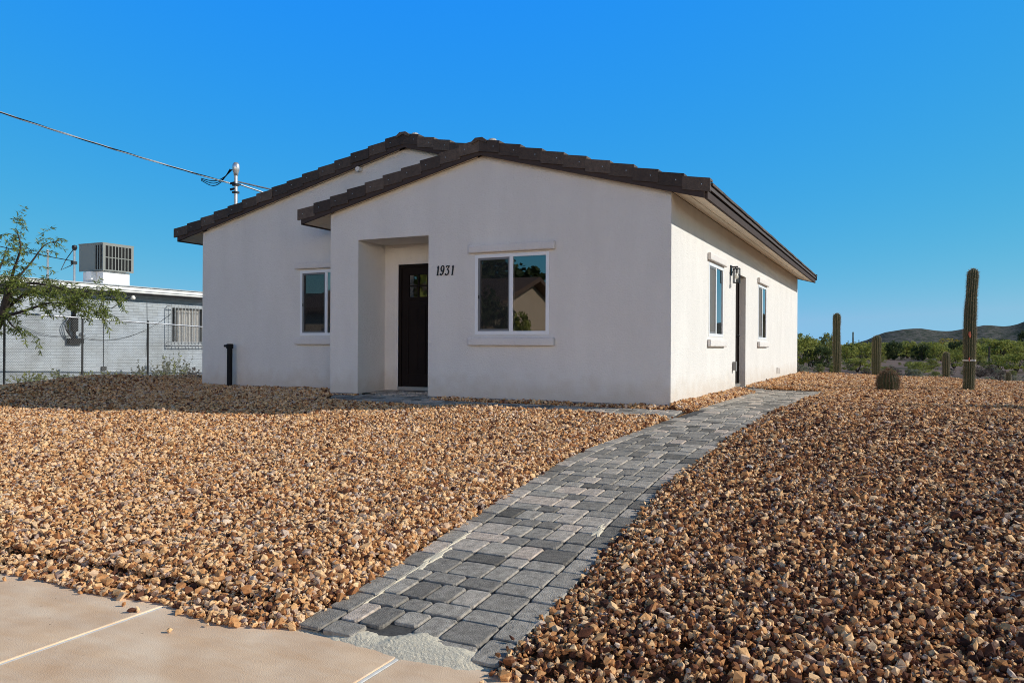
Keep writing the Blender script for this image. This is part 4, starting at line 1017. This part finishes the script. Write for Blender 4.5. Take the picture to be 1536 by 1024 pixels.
# ================================================================== NEIGHBOUR
NG = .08
nbh = Frame('neighbour_house', 21.5, 10, NG, 'low grey painted block house with a white roof edge behind the wire fence', 'house')
M['block'] = bpy.data.materials.new('painted_block'); M['block'].use_nodes = True
nt = M['block'].node_tree; b = nt.nodes['Principled BSDF']; b.inputs['Roughness'].default_value = .8
tc = nt.nodes.new('ShaderNodeTexCoord'); mp = nt.nodes.new('ShaderNodeMapping'); mp.inputs['Rotation'].default_value = (PI/2, 0, PI/2)
sx = nt.nodes.new('ShaderNodeSeparateXYZ'); cx_ = nt.nodes.new('ShaderNodeCombineXYZ'); nt.links.new(tc.outputs['Object'], sx.inputs[0]); nt.links.new(sx.outputs[1], cx_.inputs[0]); nt.links.new(sx.outputs[2], cx_.inputs[1])
bk = nt.nodes.new('ShaderNodeTexBrick'); bk.inputs['Scale'].default_value = 1; bk.inputs['Brick Width'].default_value = .40; bk.inputs['Row Height'].default_value = .10; bk.inputs['Mortar Size'].default_value = .006; bk.inputs['Mortar Smooth'].default_value = .3
bk.inputs['Color1'].default_value = (.37, .41, .45, 1); bk.inputs['Color2'].default_value = (.41, .45, .485, 1); bk.inputs['Mortar'].default_value = (.31, .345, .38, 1)
nt.links.new(cx_.outputs[0], bk.inputs[0])
nw = nt.nodes.new('ShaderNodeTexNoise'); nw.inputs['Scale'].default_value = 1.1; nw.inputs['Detail'].default_value = 10; nw.inputs['Roughness'].default_value = .7; nt.links.new(tc.outputs['Object'], nw.inputs[0])
rw = nt.nodes.new('ShaderNodeValToRGB'); rw.color_ramp.elements[0].position = .36; rw.color_ramp.elements[0].color = (.78, .76, .72, 1); rw.color_ramp.elements[1].position = .6; rw.color_ramp.elements[1].color = (1.06, 1.06, 1.06, 1); nt.links.new(nw.outputs['Fac'], rw.inputs[0])
mw = nt.nodes.new('ShaderNodeMix'); mw.data_type = 'RGBA'; mw.blend_type = 'MULTIPLY'; mw.inputs[0].default_value = 1; nt.links.new(bk.outputs[0], mw.inputs[6]); nt.links.new(rw.outputs[0], mw.inputs[7]); nt.links.new(mw.outputs[2], b.inputs['Base Color'])
bp = nt.nodes.new('ShaderNodeBump'); bp.inputs['Strength'].default_value = .8; bp.inputs['Distance'].default_value = .012; bp.invert = True; nt.links.new(bk.outputs['Fac'], bp.inputs['Height']); nt.links.new(bp.outputs[0], b.inputs['Normal'])
M['roofwhite'] = mat('white_roof_coating', (.78, .77, .74), .7, var=.12, vscale=3)
m = MB(nbh)
wall_panel(m, rect(-3, 21, NG - .3, 3.2), [rect(10.2, 11.75, 1.35, 2.78)], lambda a, o, z: (21.5 - o, a, z), [.12])
m.quad((21.5, -3, NG - .3), (30, -3, NG - .3), (30, -3, 3.2), (21.5, -3, 3.2)); m.quad((21.5, 21, NG - .3), (30, 21, NG - .3), (30, 21, 3.2), (21.5, 21, 3.2)); m.quad((30, -3, NG - .3), (30, 21, NG - .3), (30, 21, 3.2), (30, -3, 3.2))
m.build('wall', M['block'], nbh.e, recalc=False)
m = MB(nbh)
m.prism([(20.98, 3.13), (20.98, 3.335), (25.7, 3.62), (30.6, 3.335), (30.6, 3.13)], -3.6, 21.6)
m.build('roof', M['roofwhite'], nbh.e)
m = MB(nbh); m.box(20.94, 20.978, -3.6, 21.6, 3.315, 3.35); m.box(20.955, 20.978, -3.6, 21.6, 3.19, 3.2); m.build('drip_edge', M['galv'], nbh.e)
m = MB(nbh)
for z0, z1, d0, d1 in ((1.35, 1.42, 10.2, 11.75), (2.71, 2.78, 10.2, 11.75), (1.42, 2.71, 10.2, 10.27), (1.42, 2.71, 11.68, 11.75)): m.box(21.52, 21.56, d0, d1, z0, z1)
nwin = m.build('window', M['galv'], nbh.e)
M['thinglass'] = screen_mat('thin_glass', (.05, .055, .06), .25)
m = MB(nbh); m.quad((21.57, 10.25, 1.4), (21.57, 11.7, 1.4), (21.57, 11.7, 2.73), (21.57, 10.25, 2.73)); m.build('pane', M['thinglass'], nwin, recalc=False)
M['curtain'] = mat('pale_curtain', (.74, .71, .66), .9, var=.1, vscale=9)
m = MB(nbh); n = 60
for i in range(n):
    a, c = 10.22 + 1.5*i/n, 10.22 + 1.5*(i + 1)/n
    if .08 < i/n < .22: continue
    m.quad((21.66 + .03*math.sin(i*1.3), a, 1.36), (21.66 + .03*math.sin((i + 1)*1.3), c, 1.36), (21.66 + .03*math.sin((i + 1)*1.3), c, 2.76), (21.66 + .03*math.sin(i*1.3), a, 2.76))
m.build('curtain', M['curtain'], nwin, recalc=False)
m = MB(nbh); m.quad((21.9, 9.9, 1.1), (21.9, 12, 1.1), (21.9, 12, 3), (21.9, 9.9, 3)); m.build('room_back', M['insidefloor'], nwin, recalc=False)
m = MB(nbh)
for z in (1.30, 1.42, 2.76): m.tube([(21.49, 10.02, z), (21.26, 10.02, z), (21.26, 11.9, z), (21.49, 11.9, z)], .014, 6)
for i in range(13): d_ = 10.02 + 1.88*i/12; m.tube([(21.26, d_, 1.28), (21.26, d_, 2.80)], .014, 6)
m.build('window_bars', M['galv'], nwin, smooth=False)
# meter and conduit on the wall
m = MB(nbh); dm_ = 6.36
m.tube([(21.44, dm_, 2.95), (21.44, dm_, 1.45)], .05, 10); m.box(21.37, 21.49, dm_ - .10, dm_ + .10, 1.75, 2.25); m.box(21.38, 21.49, dm_ - .16, dm_ + .0, 2.5, 2.72); m.build('conduit', M['rubber'], nbh.e, bevel=.01)
m = MB(nbh); m.box(21.34, 21.49, dm_ - .22, dm_ + .28, 1.36, 1.52)
for k in range(3):
    pts = [(21.36 - .02*k, dm_ - .1 - (.16 + .06*k)*math.sin(PI*i/10) , 2.32 - .86*i/10) for i in range(11)]; m.tube(pts, .016, 6)
m.build('meter_socket', M['rubber'], nbh.e)
m = MB(nbh); m.lathe((21.28, dm_ + .16, 1.60), [(.085, -.03), (.10, 0), (.10, .06), (.085, .10), (.04, .12)], 12); m.build('meter', M['galv'], nbh.e)
# wires tacked and looped along the wall
m = MB(nbh)
def sagw(p, q, s_, r=.007, n=14):
    p, q = Vector(p), Vector(q); m.tube([tuple(p.lerp(q, i/n) - Vector((0, 0, s_*4*(i/n)*(1 - i/n)))) for i in range(n + 1)], r, 5)
sagw((21.44, 4.2, 2.15), (21.44, 6.3, 1.62), .22); sagw((21.44, 6.5, 1.60), (21.44, 8.4, 1.62), .12); sagw((21.44, 8.4, 1.62), (21.44, 10.2, 2.5), .10)
m.tube([(21.485, 7.45, 2.95), (21.485, 7.45, .55)], .008, 5); m.tube([(21.485, 9.15, 2.9), (21.485, 9.17, 1.9), (21.485, 9.12, .9)], .006, 5); m.box(21.45, 21.495, 7.36, 7.54, .45, .58)
m.build('wall_wire', M['steel'], nbh.e)
sl = Frame('security_light', 21.45, 8.2, 2.85, 'small twin-bulb floodlight under the grey house eave', 'lamp')
m = MB(sl); m.tube([(21.48, 8.2, 2.86), (21.3, 8.2, 2.92), (21.12, 8.24, 2.98)], .016, 6); m.tube([(21.48, 8.2, 2.86), (21.46, 7.75, 2.58)], .016, 6); m.build('arm', M['steel'], sl.e)
m = MB(sl); m.lathe((21.08, 8.26, 2.93), [(.02, -.05), (.07, -.04), (.085, .02), (.05, .08), (.02, .1)], 10); m.build('bulb', M['bulb'], sl.e, smooth=True)
# rooftop cooler
ac = Frame('rooftop_cooler', 23.25, 8.85, 3.45, 'grey louvred evaporative cooler box on a white curb on the neighbouring roof', 'cooler')
M['acgrey'] = mat('cooler_paint', (.115, .12, .11), .5, var=.12, vscale=3, metal=.1); M['aclight'] = mat('cooler_frame', (.20, .21, .19), .5)
T0, T1, D0, D1, Z0, Z1 = 22.6, 23.9, 8.22, 9.46, CAMZ + 2.60, CAMZ + 3.57
m = MB(ac); m.box(T0 + .1, T1 - .1, D0 + .08, D1 - .08, 3.42, Z0); m.box(T0 + .45, T0 + .75, D0 - .14, D0 + .08, Z0 - .32, Z0 - .02); m.build('curb', M['roofwhite'], ac.e, bevel=.02)
m = MB(ac); m.box(T0 + .03, T1, D0 + .03, D1 - .03, Z0 + .03, Z1 - .03); m.build('cabinet', M['acgrey'], ac.e)
m = MB(ac)
for d_ in (D0, D1 - .10): m.box(T0, T0 + .028, d_, d_ + .10, Z0, Z1)
m.box(T0, T0 + .028, D0 + .1, D1 - .1, Z0, Z0 + .05); m.box(T0, T0 + .028, D0 + .1, D1 - .1, Z1 - .07, Z1); m.box(T0, T0 + .028, D0 + .1, D1 - .1, (Z0 + Z1)/2 - .015, (Z0 + Z1)/2 + .015)
m.box(T0, T1 + .02, D0 - .02, D1 + .02, Z1, Z1 + .03)
for i in range(1, 8): d_ = D0 + .1 + (D1 - D0 - .2)*i/8; m.box(T0 - .002, T0 + .028, d_ - .016, d_ + .016, Z0 + .05, Z1 - .07)
for i in range(4): t_ = T0 + .02 + .13*i; m.box(t_, t_ + .045, D0, D0 + .028, Z0 + .05, Z1 - .05)
m.box(T0 + .45, T1, D0, D0 + .028, Z0, Z1); m.box(T0 + .028, T0 + .45, D0, D0 + .028, Z0, Z0 + .05); m.box(T0 + .028, T0 + .45, D0, D0 + .028, Z1 - .05, Z1)
m.build('louvre_frame', M['aclight'], ac.e)
m = MB(ac)
m.box(T0 + .018, T0 + .0295, D0 + .1, D1 - .1, Z0 + .05, Z1 - .07); m.box(T0 + .03, T0 + .44, D0 + .018, D0 + .0295, Z0 + .05, Z1 - .05); m.build('pad', M['rubber'], ac.e)
# roof pipes
def roofpipe(u, v0, v1, td_, label, hood):
    t_, d_ = td_; X, Y = W(t_, d_); zt2 = CAMZ - ((v1 - V0) - (u - 768)*ROLL)/F*Y
    f = Frame('roof_pipe', t_, d_, 3.4, label, 'pipe'); m = MB(f); m.tube([(t_, d_, 3.35), (t_, d_, zt2)], .035, 8); m.build('pipe', M['galv'], f.e)
    if hood:
        m = MB(f); m.lathe((t_, d_, zt2), [(.04, -.04), (.07, 0), (.09, .06), (.07, .13), (.0, .15)], 10); m.tube([(t_ + .06, d_, zt2), (t_ + .22, d_ - .15, zt2 - .35), (t_ + .1, d_ - .4, zt2 - .72), (t_ + .05, d_ - .1, zt2 - .55), (t_, d_, zt2 - .45)], .014, 6); m.box(t_ - .06, t_ + .08, d_ - .08, d_ + .06, zt2 - .5, zt2 - .4); m.build('weatherhead', M['dark'], f.e)
    else:
        m = MB(f); m.lathe((t_, d_, zt2), [(.05, -.03), (.05, .05), (.0, .06)], 10); m.build('cap', M['galv'], f.e)
    return f
def td_of_u(u, t_):
    r = (u - 768)/F; d_ = (r*(CY + t_*SS) - (CX - t_*CC))/(SS - r*CC); return t_, d_
roofpipe(111, 420, 374, td_of_u(111, 22.0), 'grey electric riser with hooded top left of the rooftop cooler', True)
roofpipe(71, 418, 377, td_of_u(71, 23.0), 'plain thin vent pipe on the neighbouring roof above the tree', False)
p1 = td_of_u(111, 22.0); X1, Y1 = W(*p1)
m = MB(); a = Vector((X1, Y1, CAMZ + 2.75)); e_ = Vector((X1 - 9, Y1 - 9.5, CAMZ + 6.2))
m.tube([tuple(a.lerp(e_, i/20) - Vector((0, 0, .5*4*(i/20)*(1 - i/20)))) for i in range(21)], .014, 5)
tag(m.build('overhead_wire', M['rubber'], world=True, origin=tuple(a)), 'thin dark wire running from the neighbouring riser up past the tree', 'wire')

# ---- chain-link fence
FT = 18.8; fd = [2.56 + 2.24*k for k in range(-3, 7)]
fz = lambda d_: 2.18 - .035*(d_ - 2.56); fg = lambda d_: .17 - .03*(d_ - 2.56)
fe = Frame('chain_link_fence', FT, 4, .1, 'dark chain-link fence with thin steel posts in front of the grey house', 'fence')
for d_ in fd:
    m = MB(fe); m.tube([(FT, d_, fg(d_) - .3), (FT, d_, fz(d_) + .05)], .03, 8); m.lathe((FT, d_, fz(d_) + .03), [(.034, 0), (.034, .03), (.0, .05)], 8); m.build('post', M['steel'], fe.e)
m = MB(fe); m.tube([(FT - .03, d_, fz(d_)) for d_ in fd], .021, 8); m.build('rail', M['galv'], fe.e)
m = MB(fe); s_ = .062; n = int((fd[-1] - fd[0])/s_)
for i in range(-27, n):
    for sg in (1, -1):
        d0 = fd[0] + i*s_; d1 = d0 + 1.95*.86
        if sg < 0: pass
        a0, a1 = max(d0, fd[0]), min(d1, fd[-1])
        if a1 - a0 < .1: continue
        f0, f1 = (a0 - d0)/(d1 - d0), (a1 - d0)/(d1 - d0)
        if sg < 0: f0, f1 = 1 - f0, 1 - f1
        g = lambda q, f: fg(q) + (fz(q) - .01 - fg(q))*f
        m.tube([(FT - .005*sg, a0, g(a0, f0)), (FT - .005*sg, a1, g(a1, f1))], .0030, 3, cap=False)
m.build('wire_mesh', M['wire'], fe.e, recalc=False)
m = MB(fe); m.tube([(FT + .4, 9.4, .0), (FT + .1, 9.9, 1.3)], .018, 6); m.tube([(FT + .5, 9.5, .0), (FT + .3, 11.2, 1.2)], .018, 6); m.build('brace', M['steel'], fe.e)

# ---- weeds along the neighbour's wall
def weed(t_, d_, h, spread, kind, label, group):
    z0 = float(ground_z(*W(t_, d_))); fr = Loose(t_, d_, z0); mb = MB(fr); rs = random.Random(int(d_*100))
    for k in range(int(9*spread) + 4):
        a = rs.uniform(0, 2*PI); l = h*rs.uniform(.5, 1.05); q = rs.uniform(.1, .4)*spread
        base = Vector((t_ + rs.uniform(-.1, .1)*spread, d_ + rs.uniform(-.16, .16)*spread, z0 - .03)); tip = base + Vector((math.cos(a)*q, math.sin(a)*q, l))
        mb.rnd = rs.random(); mb.tube([tuple(base), tuple(base.lerp(tip, .5) + Vector((0, 0, .05))), tuple(tip)], [.008, .006, .002], 4, 0)
        for j in range(18):
            p = base.lerp(tip, rs.uniform(.25, 1)); s2 = rs.uniform(.04, .09); ax = Vector((rs.uniform(-1, 1), rs.uniform(-1, 1), rs.uniform(-.2, .8))).normalized()*s2; sd_ = ax.cross(Vector((rs.uniform(-1, 1), rs.uniform(-1, 1), rs.uniform(-1, 1)))).normalized()*s2*.45
            mb.rnd = rs.random(); mb.add([p, p + ax*.5 + sd_, p + ax, p + ax*.5 - sd_], [(0, 1, 2, 3)], 0)
    tag(mb.build('weed', M[kind], recalc=False), label, 'weed', group)
for u, h, sp, kd in ((36, .85, 1.2, 'paloverde'), (58, .75, 1.0, 'paloverde'), (88, 1.0, 1.0, 'creosote'), (98, .7, .8, 'paloverde'), (122, .85, .9, 'greyleaf'), (140, .8, 1.2, 'paloverde'), (157, .85, 1.3, 'paloverde'), (172, .7, 1.2, 'paloverde'), (198, .7, .9, 'paloverde'), (212, 1.4, .7, 'greyleaf'), (224, .85, 1.3, 'paloverde'), (238, 1.4, .8, 'greyleaf'), (250, 1.85, .7, 'greyleaf'), (262, 2.0, 1.0, 'paloverde'), (274, 1.6, .8, 'greyleaf'), (287, .9, 1.1, 'drytwig')):
    t_, d_ = td_of_u(u, 20.6)
    weed(t_, d_, h*.58, sp, kd, {'paloverde': 'green leafy weed at the foot of the grey block wall', 'greyleaf': 'tall dry grey-green weed against the grey block wall', 'creosote': 'dark green weed against the grey wall near the electric meter', 'drytwig': 'brown dry weed below the barred window'}[kd], {'paloverde': 'green weeds by the block wall', 'greyleaf': 'dry weeds by the block wall'}.get(kd))

# ---- mesquite tree at the left edge
def to_world(u, v, Y): return Vector(((u - 768)/F*Y, Y, CAMZ - ((v - V0) - (u - 768)*ROLL)/F*Y))
MY = 21.0
tb = to_world(-40, 575, MY); me_ = bpy.data.objects.new('mesquite_tree', None); COL.objects.link(me_); gz = float(ground_z(tb.x, tb.y)); me_.location = (tb.x, tb.y, gz)
tag(me_, 'feathery green mesquite tree leaning in from the left over the fence', 'tree')
org = Vector((tb.x, tb.y, gz)); tr2 = MB(); lf = MB(); rs = random.Random(12)
def limb(pts, r0, r1):
    P = [to_world(u, v, MY + dy) for u, v, dy in pts]; n = 14; out = []
    for i in range(n + 1):
        s_ = i/n*(len(P) - 1); k = min(int(s_), len(P) - 2); f = s_ - k
        p0, p1, p2, p3 = P[max(k - 1, 0)], P[k], P[k + 1], P[min(k + 2, len(P) - 1)]
        out.append(.5*((2*p1) + (p2 - p0)*f + (2*p0 - 5*p1 + 4*p2 - p3)*f*f + (3*p1 - p0 - 3*p2 + p3)*f**3))
    tr2.tube([tuple(p - org) for p in out], [r0 + (r1 - r0)*i/n for i in range(n + 1)], 8); return out
def leafspray(p, dirn, l):
    """a drooping twig with pairs of feathery leaflets"""
    dirn = dirn.normalized(); q = p.copy(); pts = [q.copy()]; n = 7
    for i in range(n): dirn = (dirn + Vector((rs.uniform(-.25, .25), rs.uniform(-.25, .25), -.16))).normalized(); q = q + dirn*l/n; pts.append(q.copy())
    lf.rnd = .3; lf.tube([tuple(x - org) for x in pts], [.006*(1 - .1*i) for i in range(n + 1)], 3, 1, cap=False)
    for i, x in enumerate(pts[1:]):
        for _ in range(4):
            ax = (dirn*.4 + Vector((rs.uniform(-1, 1), rs.uniform(-1, 1), rs.uniform(-.9, .5)))).normalized(); L_ = rs.uniform(.09, .17); sd_ = ax.cross(Vector((rs.uniform(-1, 1), rs.uniform(-1, 1), rs.uniform(-1, 1)))).normalized()*.013
            lf.rnd = rs.random(); a = x - org; lf.add([a, a + ax*L_*.5 + sd_, a + ax*L_, a + ax*L_*.5 - sd_], [(0, 1, 2, 3)], 0)
limbs = [([(-40, 580, 0), (-34, 530, 0), (-12, 500, 0), (4, 470, -.1), (14, 430, -.2)], .17, .09), ([(-20, 505, 0), (2, 478, -.2), (30, 468, -.4), (70, 455, -.5)], .07, .025),
         ([(14, 430, -.2), (20, 405, -.3), (30, 372, -.5), (24, 345, -.6)], .05, .012), ([(4, 470, -.1), (40, 440, .3), (95, 438, .4), (150, 440, .5), (172, 448, .5)], .05, .008), ([(0, 440, 0), (40, 425, -.3), (90, 432, -.6), (130, 447, -.7)], .045, .008),
         ([(14, 430, -.2), (45, 395, 0), (66, 368, .1), (88, 361, .2)], .035, .006), ([(5, 470, -.1), (20, 490, -.6), (40, 498, -.9)], .03, .006), ([(-20, 505, 0), (-50, 450, .4), (-60, 390, .6)], .09, .02), ([(-30, 460, .3), (0, 400, .5), (10, 368, .6)], .04, .008), ([(60, 455, -.5), (95, 455, -.5), (130, 462, -.4), (150, 470, -.4)], .02, .005)]
paths_ = [limb(*l) for l in limbs]
for pi, (P, l) in enumerate(zip(paths_, limbs)):
    if pi == 0: P = P[9:]
    for k in range(1, len(P)):
        nn = {2: 2, 3: 4, 4: 4, 5: 1, 6: 1, 7: 2, 8: 1, 9: 3, 1: 1}.get(pi, 1)
        for _ in range(nn):
            p = P[k].lerp(P[k - 1], rs.random()) + Vector((rs.uniform(-.22, .22), rs.uniform(-.35, .35), rs.uniform(-.14, .2)))
            dv = (P[k] - P[k - 1]).normalized()*.5 + Vector((rs.uniform(-.8, 1.0), rs.uniform(-.8, .8), rs.uniform(-.3, .6)))
            leafspray(p, dv, rs.uniform(.25, .6))
tr2.build('trunk', M['bark'], me_, world=True, smooth=True, recalc=False); lf.build('crown', [M['mesquite'], M['bark']], me_, world=True, recalc=False)

# ================================================================== ACROSS THE STREET (seen mirrored in the windows)
M['tanstucco'] = stucco('tan_stucco', (.42, .32, .225), (.50, .39, .285)); M['brownroof'] = mat('brown_shingle', (.10, .06, .04), .9, var=.3, vscale=8)
def street_house(X, Y, rot, wd, dp, hw, label, mat_):
    e = bpy.data.objects.new('house', None); COL.objects.link(e); e.location = (X, Y, -.1); e.rotation_euler = (0, 0, rot); tag(e, label, 'house')
    m = MB(); h2 = hw + .28*wd/2
    m.prism([(-wd/2, 0), (wd/2, 0), (wd/2, hw), (0, h2), (-wd/2, hw)], 0, dp); m.build('wall', mat_, e, world=True)
    m = MB(); o_ = .55
    for sg in (-1, 1):
        a, b_ = sg*(wd/2 + o_), 0
        m.hexa([(a, -o_, hw - .28*o_ + .01), (b_, -o_, h2 + .01), (b_, dp + o_, h2 + .01), (a, dp + o_, hw - .28*o_ + .01), (a, -o_, hw - .28*o_ + .24), (b_, -o_, h2 + .24), (b_, dp + o_, h2 + .24), (a, dp + o_, hw - .28*o_ + .24)])
    m.build('roof', M['brownroof'], e, world=True)
    for x in (-wd*.28, wd*.22):
        m = MB(); m.box(x - .75, x + .75, -.05, .0, 1.0, 2.2); m.box(x - .8, x + .8, -.07, -.05, .92, 1.0); f = m.build('window', M['white'], e, world=True); m = MB(); m.box(x - .68, x + .68, -.06, -.051, 1.07, 2.13); m.build('pane', M['rubber'], f, world=True)
    return e
street_house(-22.5, -7.0, math.radians(58), 10.5, 12, 3.3, 'tan stucco gabled house across the street mirrored in the front window', M['tanstucco'])
street_house(-42, 1.0, math.radians(70), 12, 10, 2.5, 'pale low house across the street mirrored in the left window', M['trim'])
KIND = {'dk': shrub_mesh('street_tree', M['darkleaf'], 75, 38, .05, 1., 6), 'pv': shrub_mesh('street_bush', M['paloverde'], 60, 30, .06, 1., 8)}; pr = list(KIND.values())
shrub('dk', -35, -13.2, -.1, 10, 8.0, 'dark leafy tree behind the tan house across the street', None, 'tree')
shrub('dk', -18.2, -1.1, -.1, 3.0, 3.7, 'slim dark tree at the kerb across the street, left of the tan house', None, 'tree')
shrub('pv', -19.6, -3.9, -.1, 1.7, 3.0, 'green bush in front of the tan house across the street', None, 'bush')
shrub('pv', -21.2, 1.3, -.1, 4.4, 6.2, 'green palo verde tree across the street mirrored in the front door glass', None, 'tree')
for p in pr: bpy.data.objects.remove(p)
pe = bpy.data.objects.new('utility_pole', None); COL.objects.link(pe); pe.location = (POLE[0], POLE[1], -.2); tag(pe, 'wooden utility pole by the street carrying the overhead cables', 'pole')
m = MB(); m.tube([(0, 0, -.3), (0, 0, 10.4)], [.16, .12], 12); m.build('post', M['bark'], pe, world=True)
m = MB(); m.box(-1.2, 1.2, -.06, .06, 9.6, 9.75); m.build('crossarm', M['bark'], pe, world=True)

# ================================================================== SKY, SUN, CAMERA
EL = math.radians(28.2); sh = Vector((.998, -.055, 0)).normalized(); sv = Vector((sh.x*math.cos(EL), sh.y*math.cos(EL), math.sin(EL)))
wd = bpy.data.worlds.new('World'); scene.world = wd; wd.use_nodes = True; nt = wd.node_tree
sky = nt.nodes.new('ShaderNodeTexSky'); sky.sky_type = 'NISHITA'; sky.sun_disc = False; sky.sun_elevation = EL; sky.sun_rotation = math.atan2(sv.x, sv.y)
sky.air_density = 1.0; sky.dust_density = 0; sky.ozone_density = 6; sky.altitude = 700
# grade the physical sky to the deep desert blue, channel by channel
BG = .12
sepc = nt.nodes.new('ShaderNodeSeparateColor'); comb = nt.nodes.new('ShaderNodeCombineColor'); nt.links.new(sky.outputs[0], sepc.inputs[0])
for c, (p, k) in enumerate(((1.5, .028), (.45, .235), (-.27, 1.24))):
    pw = nt.nodes.new('ShaderNodeMath'); pw.operation = 'POWER'; pw.inputs[1].default_value = p; 
    if c == 0:
        mn = nt.nodes.new('ShaderNodeMath'); mn.operation = 'MINIMUM'; mn.inputs[1].default_value = 4.3; nt.links.new(sepc.outputs[0], mn.inputs[0]); nt.links.new(mn.outputs[0], pw.inputs[0])
    else: nt.links.new(sepc.outputs[c], pw.inputs[0])
    
    ml = nt.nodes.new('ShaderNodeMath'); ml.operation = 'MULTIPLY'; ml.inputs[1].default_value = k/BG; nt.links.new(pw.outputs[0], ml.inputs[0]); nt.links.new(ml.outputs[0], comb.inputs[c])
# added: darker sky overhead, and a bright unseen band behind the camera lighting shaded walls
tcw = nt.nodes.new('ShaderNodeTexCoord')
def added_sky(prev, vec, lo_, hi_, colr):
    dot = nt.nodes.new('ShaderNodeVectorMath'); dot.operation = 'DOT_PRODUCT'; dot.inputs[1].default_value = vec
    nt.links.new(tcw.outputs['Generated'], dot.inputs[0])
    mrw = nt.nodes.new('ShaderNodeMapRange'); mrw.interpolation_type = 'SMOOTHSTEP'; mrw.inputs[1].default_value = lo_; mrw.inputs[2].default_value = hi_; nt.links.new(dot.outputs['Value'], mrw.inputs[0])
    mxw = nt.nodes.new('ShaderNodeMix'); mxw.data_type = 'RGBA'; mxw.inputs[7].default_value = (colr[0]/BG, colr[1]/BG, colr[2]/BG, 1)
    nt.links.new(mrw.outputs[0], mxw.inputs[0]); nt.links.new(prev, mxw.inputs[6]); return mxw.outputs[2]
c1 = added_sky(comb.outputs[0], (0, 0, 1), .42, .72, (.05, .075, .13))
c2 = added_sky(c1, (0, -1, -1.2), .55, .98, (5.4, 4.3, 3.1))
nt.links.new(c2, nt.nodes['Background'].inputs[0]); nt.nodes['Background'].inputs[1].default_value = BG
ld = bpy.data.lights.new('sun', 'SUN'); ld.energy = 4.55; ld.angle = math.radians(.5); ld.color = (1, .955, .875)
lo = bpy.data.objects.new('sun', ld); COL.objects.link(lo); lo.rotation_euler = sv.to_track_quat('Z', 'Y').to_euler(); lo.location = (20, 0, 20)
cam = bpy.data.cameras.new('camera'); co = bpy.data.objects.new('camera', cam); COL.objects.link(co); scene.camera = co
co.location = (0, 0, CAMZ); co.rotation_euler = (PI/2, -ROLL, 0); cam.sensor_width = 36; cam.lens = 36*F/1536; cam.shift_y = (V0 - 512)/1536; cam.clip_start = .05; cam.clip_end = 9000
vs_ = scene.view_settings; vs_.view_transform = 'Standard'; vs_.look = 'None'; vs_.exposure = 0; vs_.gamma = 1
scene.cycles.max_bounces = 6; scene.cycles.transparent_max_bounces = 12; scene.cycles.use_denoising = True; scene.cycles.denoiser = 'OPENIMAGEDENOISE'; scene.cycles.denoising_input_passes = 'RGB_ALBEDO_NORMAL'; scene.cycles.denoising_prefilter = 'NONE'
scene.cycles.use_adaptive_sampling = False; scene.cycles.filter_width = 1.0; scene.cycles.caustics_reflective = False; scene.cycles.caustics_refractive = False; scene.cycles.sample_clamp_indirect = 4
wd.cycles.sampling_method = 'MANUAL'; wd.cycles.sample_map_resolution = 2048
